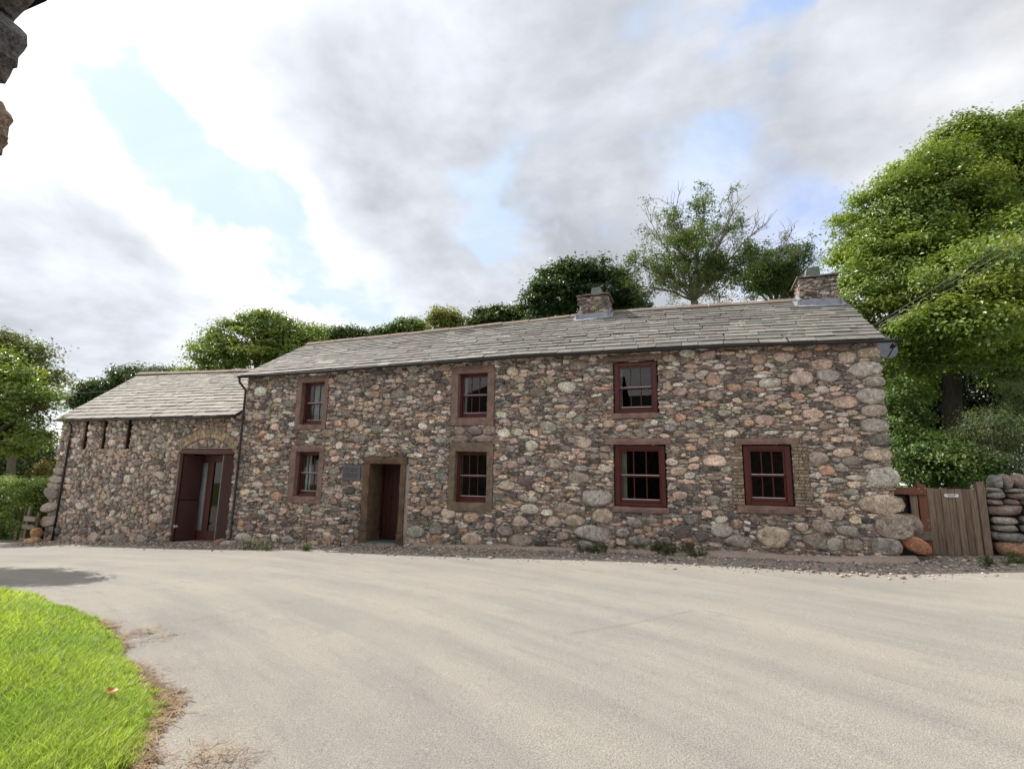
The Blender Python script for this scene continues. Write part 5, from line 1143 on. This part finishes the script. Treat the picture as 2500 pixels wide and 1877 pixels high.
# weeds along the foot of the wall
spots = [(1385, 1342, 12), (1405, 1345, 15), (1432, 1349, 12), (1460, 1351, 11), (1530, 1344, 20), (1560, 1350, 13), (1595, 1352, 12), (1640, 1352, 18), (1665, 1355, 14), (1702, 1358, 11), (1900, 1356, 15), (2012, 1358, 15), (1990, 1352, 8), (740, 1345, 9), (1482, 1349, 9), (1618, 1356, 10), (1850, 1352, 7), (1575, 1342, 10), (610, 1342, 10), (645, 1344, 12), (2440, 1382, 8), (2485, 1376, 9), (1690, 1348, 10)]
ORD = ['leftmost', 'second', 'third', 'fourth', 'fifth', 'sixth', 'seventh', 'eighth', 'ninth', 'tenth', 'eleventh', 'twelfth', 'thirteenth', 'fourteenth', 'fifteenth', 'sixteenth', 'seventeenth', 'eighteenth', 'nineteenth', 'twentieth', 'twenty-first', 'twenty-second', 'rightmost']
def weed_label(i, px):
    k = sum(1 for q in spots if q[0] < px); size = 'tall' if spots[i][2] > 13 else 'small'
    place = 'by the barn end' if px < 800 else 'under the upper sash window' if px < 1500 else 'under the wide lower window' if px < 1720 else 'near the gable corner' if px < 2200 else 'before the drystone wall'
    return '%s green weed %s, %s weed%s' % (size, place, ORD[k], ' from the left' if 0 < k < 22 else ' of all')
for i, (px, py, hpx) in enumerate(spots):
    c = gp(px, py); hh = hpx * 2 * np.linalg.norm(c - CP) / FOC * .95; t = thing('weed', weed_label(i, px), 'weed', 'weeds along the wall foot')
    m = MB(); Cw = []
    for s in range(7):
        q = c + np.array([rng.normal(0, .16), rng.normal(0, .06), hh * rng.uniform(.6, 1.1)]); b0 = c + np.array([(q[0] - c[0]) * .6, (q[1] - c[1]) * .6, -.02]); limb(m, b0, q, .006, .003, .06, 3)
        for z_ in np.linspace(.2, 1, 6): Cw.append(b0 + (q - b0) * z_)
    m.build('stems', 'bark', t); Cw = np.array(Cw); foliage('leaves', t, Cw, np.tile([0, 0, .5], (len(Cw), 1)), 9, .075, .8, .05, (.06, .095, .026), up=.8, aspect=.4)

# lawn corner with grass, clippings
edge_px = [(-40, 1445), (0, 1446), (94, 1464), (166, 1490), (235, 1518), (264, 1540), (287, 1592), (340, 1658), (385, 1706), (398, 1722), (372, 1775), (345, 1850), (328, 1877)]
edge = np.array([gp(*p)[:2] for p in edge_px]); _t = np.linspace(0, 1, 9)[:-1]; edge = np.concatenate([edge[i] * (1 - _t[:, None]) + edge[i + 1] * _t[:, None] for i in range(len(edge) - 1)] + [edge[-1:]]); edge = edge + rng.normal(0, .035, edge.shape); edge = np.concatenate([[(-13.5, -6.9)], edge, [(-3.25, -10.75), (-3.2, -11.4)]])
poly = np.concatenate([edge, [(-14, -11.4)]])
def inpoly(x, y, pg):
    r = np.zeros(len(x), bool); j = len(pg) - 1
    for i in range(len(pg)):
        xi, yi = pg[i]; xj, yj = pg[j]; c_ = ((yi > y) != (yj > y)) & (x < (xj - xi) * (y - yi) / (yj - yi + 1e-12) + xi); r ^= c_; j = i
    return r
def edge_dist(x, y):
    d = np.full(len(x), 9.)
    for a_, b_ in zip(edge[:-1], edge[1:]):
        ab = b_ - a_; t = np.clip(((x - a_[0]) * ab[0] + (y - a_[1]) * ab[1]) / (ab @ ab + 1e-9), 0, 1); d = np.minimum(d, np.hypot(x - a_[0] - t * ab[0], y - a_[1] - t * ab[1]))
    return d
GXs = np.linspace(-14, -3, 111); GYs = np.linspace(-11.4, -6.8, 48); X, Y = np.meshgrid(GXs, GYs, indexing='ij'); ins_ = inpoly(X.ravel(), Y.ravel(), poly).reshape(X.shape); ed = edge_dist(X.ravel(), Y.ravel()).reshape(X.shape)
lz = lambda x, y: g(x) + np.where(inpoly(x, y, poly), .07 * np.minimum(edge_dist(x, y) / .35, 1), -.03)
Z = lz(X.ravel(), Y.ravel()).reshape(X.shape); Vv = np.stack([X, Y, Z], -1).reshape(-1, 3); b = len(GYs); i, j = np.meshgrid(np.arange(len(GXs) - 1), np.arange(b - 1), indexing='ij'); q = i * b + j; Fq = np.stack([q, q + b, q + b + 1, q + 1], -1).reshape(-1, 4)
keep = ((ins_.ravel() | (ed.ravel() < .12))[Fq]).any(1); link('lawn', mesh_np('lawn', Vv, Fq[keep], 'soil', True), None, kind='structure')
def blades(n, fn):
    x = rng.uniform(-13, -3, n); y = rng.uniform(-11.3, -6.8, n); d = np.hypot(x, y - CAM_Y); ok = inpoly(x, y, poly) & (rng.random(n) < np.clip((5.2 / d) ** 1.6, .12, 1)); return x[ok], y[ok]
x, y = blades(560000, None); z = lz(x, y); n = len(x); d = np.hypot(x, y - CAM_Y); ed = edge_dist(x, y)
H = rng.uniform(.035, .12, n) * np.clip(ed / .15 + .45, .45, 1) * (1 + .35 * np.sin(x * 2.3 + y * 1.7) * np.sin(y * 3.1)); W = rng.uniform(.0022, .0045, n) * np.clip(d / 4.5, 1, 2.6); a = rng.uniform(0, 2 * math.pi, n); la = rng.normal(.6, 1.5, n); ln = H * rng.uniform(.2, 1.0, n)
B = np.stack([x, y, z], 1); sd = np.stack([np.cos(a), np.sin(a), 0 * a], 1) * W[:, None]; le = np.stack([np.cos(la), np.sin(la), 0 * a], 1) * ln[:, None]; upv = np.array([0, 0, 1.]) * H[:, None]
m1 = B + upv * .55 + le * .28; tip = B + upv * .95 + le
V = np.stack([B - sd, B + sd, m1 + sd * .8, m1 - sd * .8, tip], 1).reshape(-1, 3); o = (np.arange(n) * 5)[:, None]
F = np.concatenate([o + [0, 1, 2], o + [0, 2, 3], o + [3, 2, 4]]); patch = np.clip(.5 + .35 * np.sin(x * 1.9 + 1) * np.cos(y * 2.4) + rng.normal(0, .18, n), 0, 1)
c = np.array([.215, .335, .075])[None] * (1 - patch[:, None]) + np.array([.46, .54, .16])[None] * patch[:, None]; c *= rng.uniform(.55, 1.3, (n, 1)); dry = rng.random(n) < .03; c[dry] = (.36, .31, .16)
link('grass', mesh_np('grass', V, F, 'grass', False, np.repeat(c, 5, 0)), None, kind='stuff', label='bright green mown grass on the verge at lower left', category='grass')
# straw-coloured clippings along its edge
n = 9000; k = rng.integers(2, len(edge) - 2, n); t = rng.random(n); base = edge[k] * (1 - t)[:, None] + edge[k + 1] * t[:, None]; tg = edge[k + 1] - edge[k]; nrm = np.stack([-tg[:, 1], tg[:, 0]], 1); nrm /= np.linalg.norm(nrm, axis=1)[:, None]
wid = .075 + .06 * np.sin(base[:, 0] * 4.3) * np.sin(base[:, 1] * 3.1 + 1) + .03; o_ = np.abs(rng.normal(0, 1, n)) * wid * .75 - .06; xy = base + nrm * o_[:, None]
keepm = np.linalg.norm(xy - np.array([0, CAM_Y]), axis=1) < 9.5; xy = xy[keepm]; n = len(xy)
xtra = np.array([gp(*p)[:2] for p in ((470, 1858), (500, 1850), (540, 1865), (360, 1540), (330, 1545), (390, 1555))]); sp = xtra[rng.integers(0, 6, 420)] + rng.normal(0, .12, (420, 2)); xy = np.concatenate([xy, sp]); n = len(xy)
zz = np.maximum(lz(xy[:, 0], xy[:, 1]), g(xy[:, 0])) + rng.uniform(.004, .03, n); a = rng.uniform(0, math.pi, n); L = rng.uniform(.02, .06, n); W = rng.uniform(.0015, .003, n); tl = rng.normal(0, .18, n)
C = np.stack([xy[:, 0], xy[:, 1], zz], 1); u = np.stack([np.cos(a), np.sin(a), tl], 1) * L[:, None]; s_ = np.stack([-np.sin(a), np.cos(a), 0 * a], 1) * W[:, None]
V = np.stack([C - u - s_, C + u - s_, C + u + s_, C - u + s_], 1).reshape(-1, 3); link('dry_clippings', mesh_np('dry_clippings', V, np.arange(4 * n).reshape(-1, 4), 'straw'), None, kind='stuff', label='straw-coloured dry grass clippings along the verge edge', category='clippings')
for k, (px, py, lb, cl) in enumerate(((33, 1635, 'curled brown dead leaf lying on the grass', (.30, .11, .035)), (268, 1737, 'small orange fallen leaf near the verge edge', (.42, .20, .04)))):
    c = gp(px, py) + (0, 0, .13); u = np.linspace(-1, 1, 5); V = []; F = []
    for i, t in enumerate(u):
        w = .035 * math.sqrt(max(0, 1 - t * t)) + .004; V += [c + np.array([t * .06, -w, .02 * t * t + .012]), c + np.array([t * .06, 0, .02 * t * t]), c + np.array([t * .06, w, .02 * t * t + .015])]
    for i in range(4): q = i * 3; F += [(q, q + 3, q + 4, q + 1), (q + 1, q + 4, q + 5, q + 2)]
    o = link('fallen_leaf', mesh_np('fallen_leaf', np.array(V), F, 'leaf', True, np.repeat(np.array(cl)[None], len(V), 0)), None, label=lb, category='leaf')

# loose stones in the gravel strip
n = 9000; x = rng.uniform(-23, 8, n); y = np.where(rng.random(n) < .75, rng.uniform(0, 1, n) * road_edge(x) * 1.02, road_edge(x) - np.abs(rng.normal(0, .35, n))); y = np.where(x > 3.7, np.where(rng.random(n) < .5, y, rng.uniform(-1.2, .4, n)), y); r = rng.gamma(2., .0055, n) + .005
ico, icf = lump((0, 0, 0), (1, 1, .7), 77, n=1); sc = np.stack([r * rng.uniform(.8, 1.4, n), r * rng.uniform(.8, 1.3, n), r], 1); an = rng.uniform(0, 6.28, n)
Vb = ico[None] * sc[:, None, :]; Vr = np.stack([Vb[..., 0] * np.cos(an)[:, None] - Vb[..., 1] * np.sin(an)[:, None], Vb[..., 0] * np.sin(an)[:, None] + Vb[..., 1] * np.cos(an)[:, None], Vb[..., 2]], -1) + np.stack([x, y, g(x) + .03 * np.clip(1 + y, 0, 1) + r * .3], 1)[:, None, :]
F = (np.array(icf)[None] + (np.arange(n) * len(ico))[:, None, None]).reshape(-1, 3); cc = pick_cols(n, PW_B); link('gravel', mesh_np('gravel', Vr.reshape(-1, 3), F, 'drystone', True, np.repeat(cc, len(ico), 0)), None, kind='stuff', label='loose gravel and small stones along the wall foot', category='gravel')
# seam of the resurfaced strip across the road
def strip(name, pts, w, mat, dz):
    V = []; F = []
    for i in range(len(pts) - 1):
        for t in np.linspace(0, 1, 24, endpoint=(i == len(pts) - 2)):
            p = gp(*pts[i]) * (1 - t) + gp(*pts[i + 1]) * t; d_ = gp(*pts[i + 1]) - gp(*pts[i]); nn = np.array([-d_[1], d_[0]]); nn /= np.linalg.norm(nn); p = p + np.append(nn * rng.normal(0, min(w * .35, .006)), 0); ww = w * rng.uniform(.45, 1.1) if w < .05 else w * (1 + .12 * math.sin(9 * (i + t)) + .06 * math.sin(31 * t))
            for s in (-1, 1): V.append((p[0] + nn[0] * ww * s, p[1] + nn[1] * ww * s, float(g(p[0])) + .012 * math.sin(p[0] * .8) * math.sin(p[1] * .9) + dz))
    for i in range(len(V) // 2 - 1): q = 2 * i; F.append((q, q + 1, q + 3, q + 2))
    link(name, mesh_np(name, V, F, mat, True), None, kind='structure')
strip('road_seam', [(1380, 1548), (1560, 1518), (1690, 1490)], .004, 'crack', .010)
strip('road_seam', [(480, 1512), (640, 1478), (800, 1460)], .004, 'crack', .009)
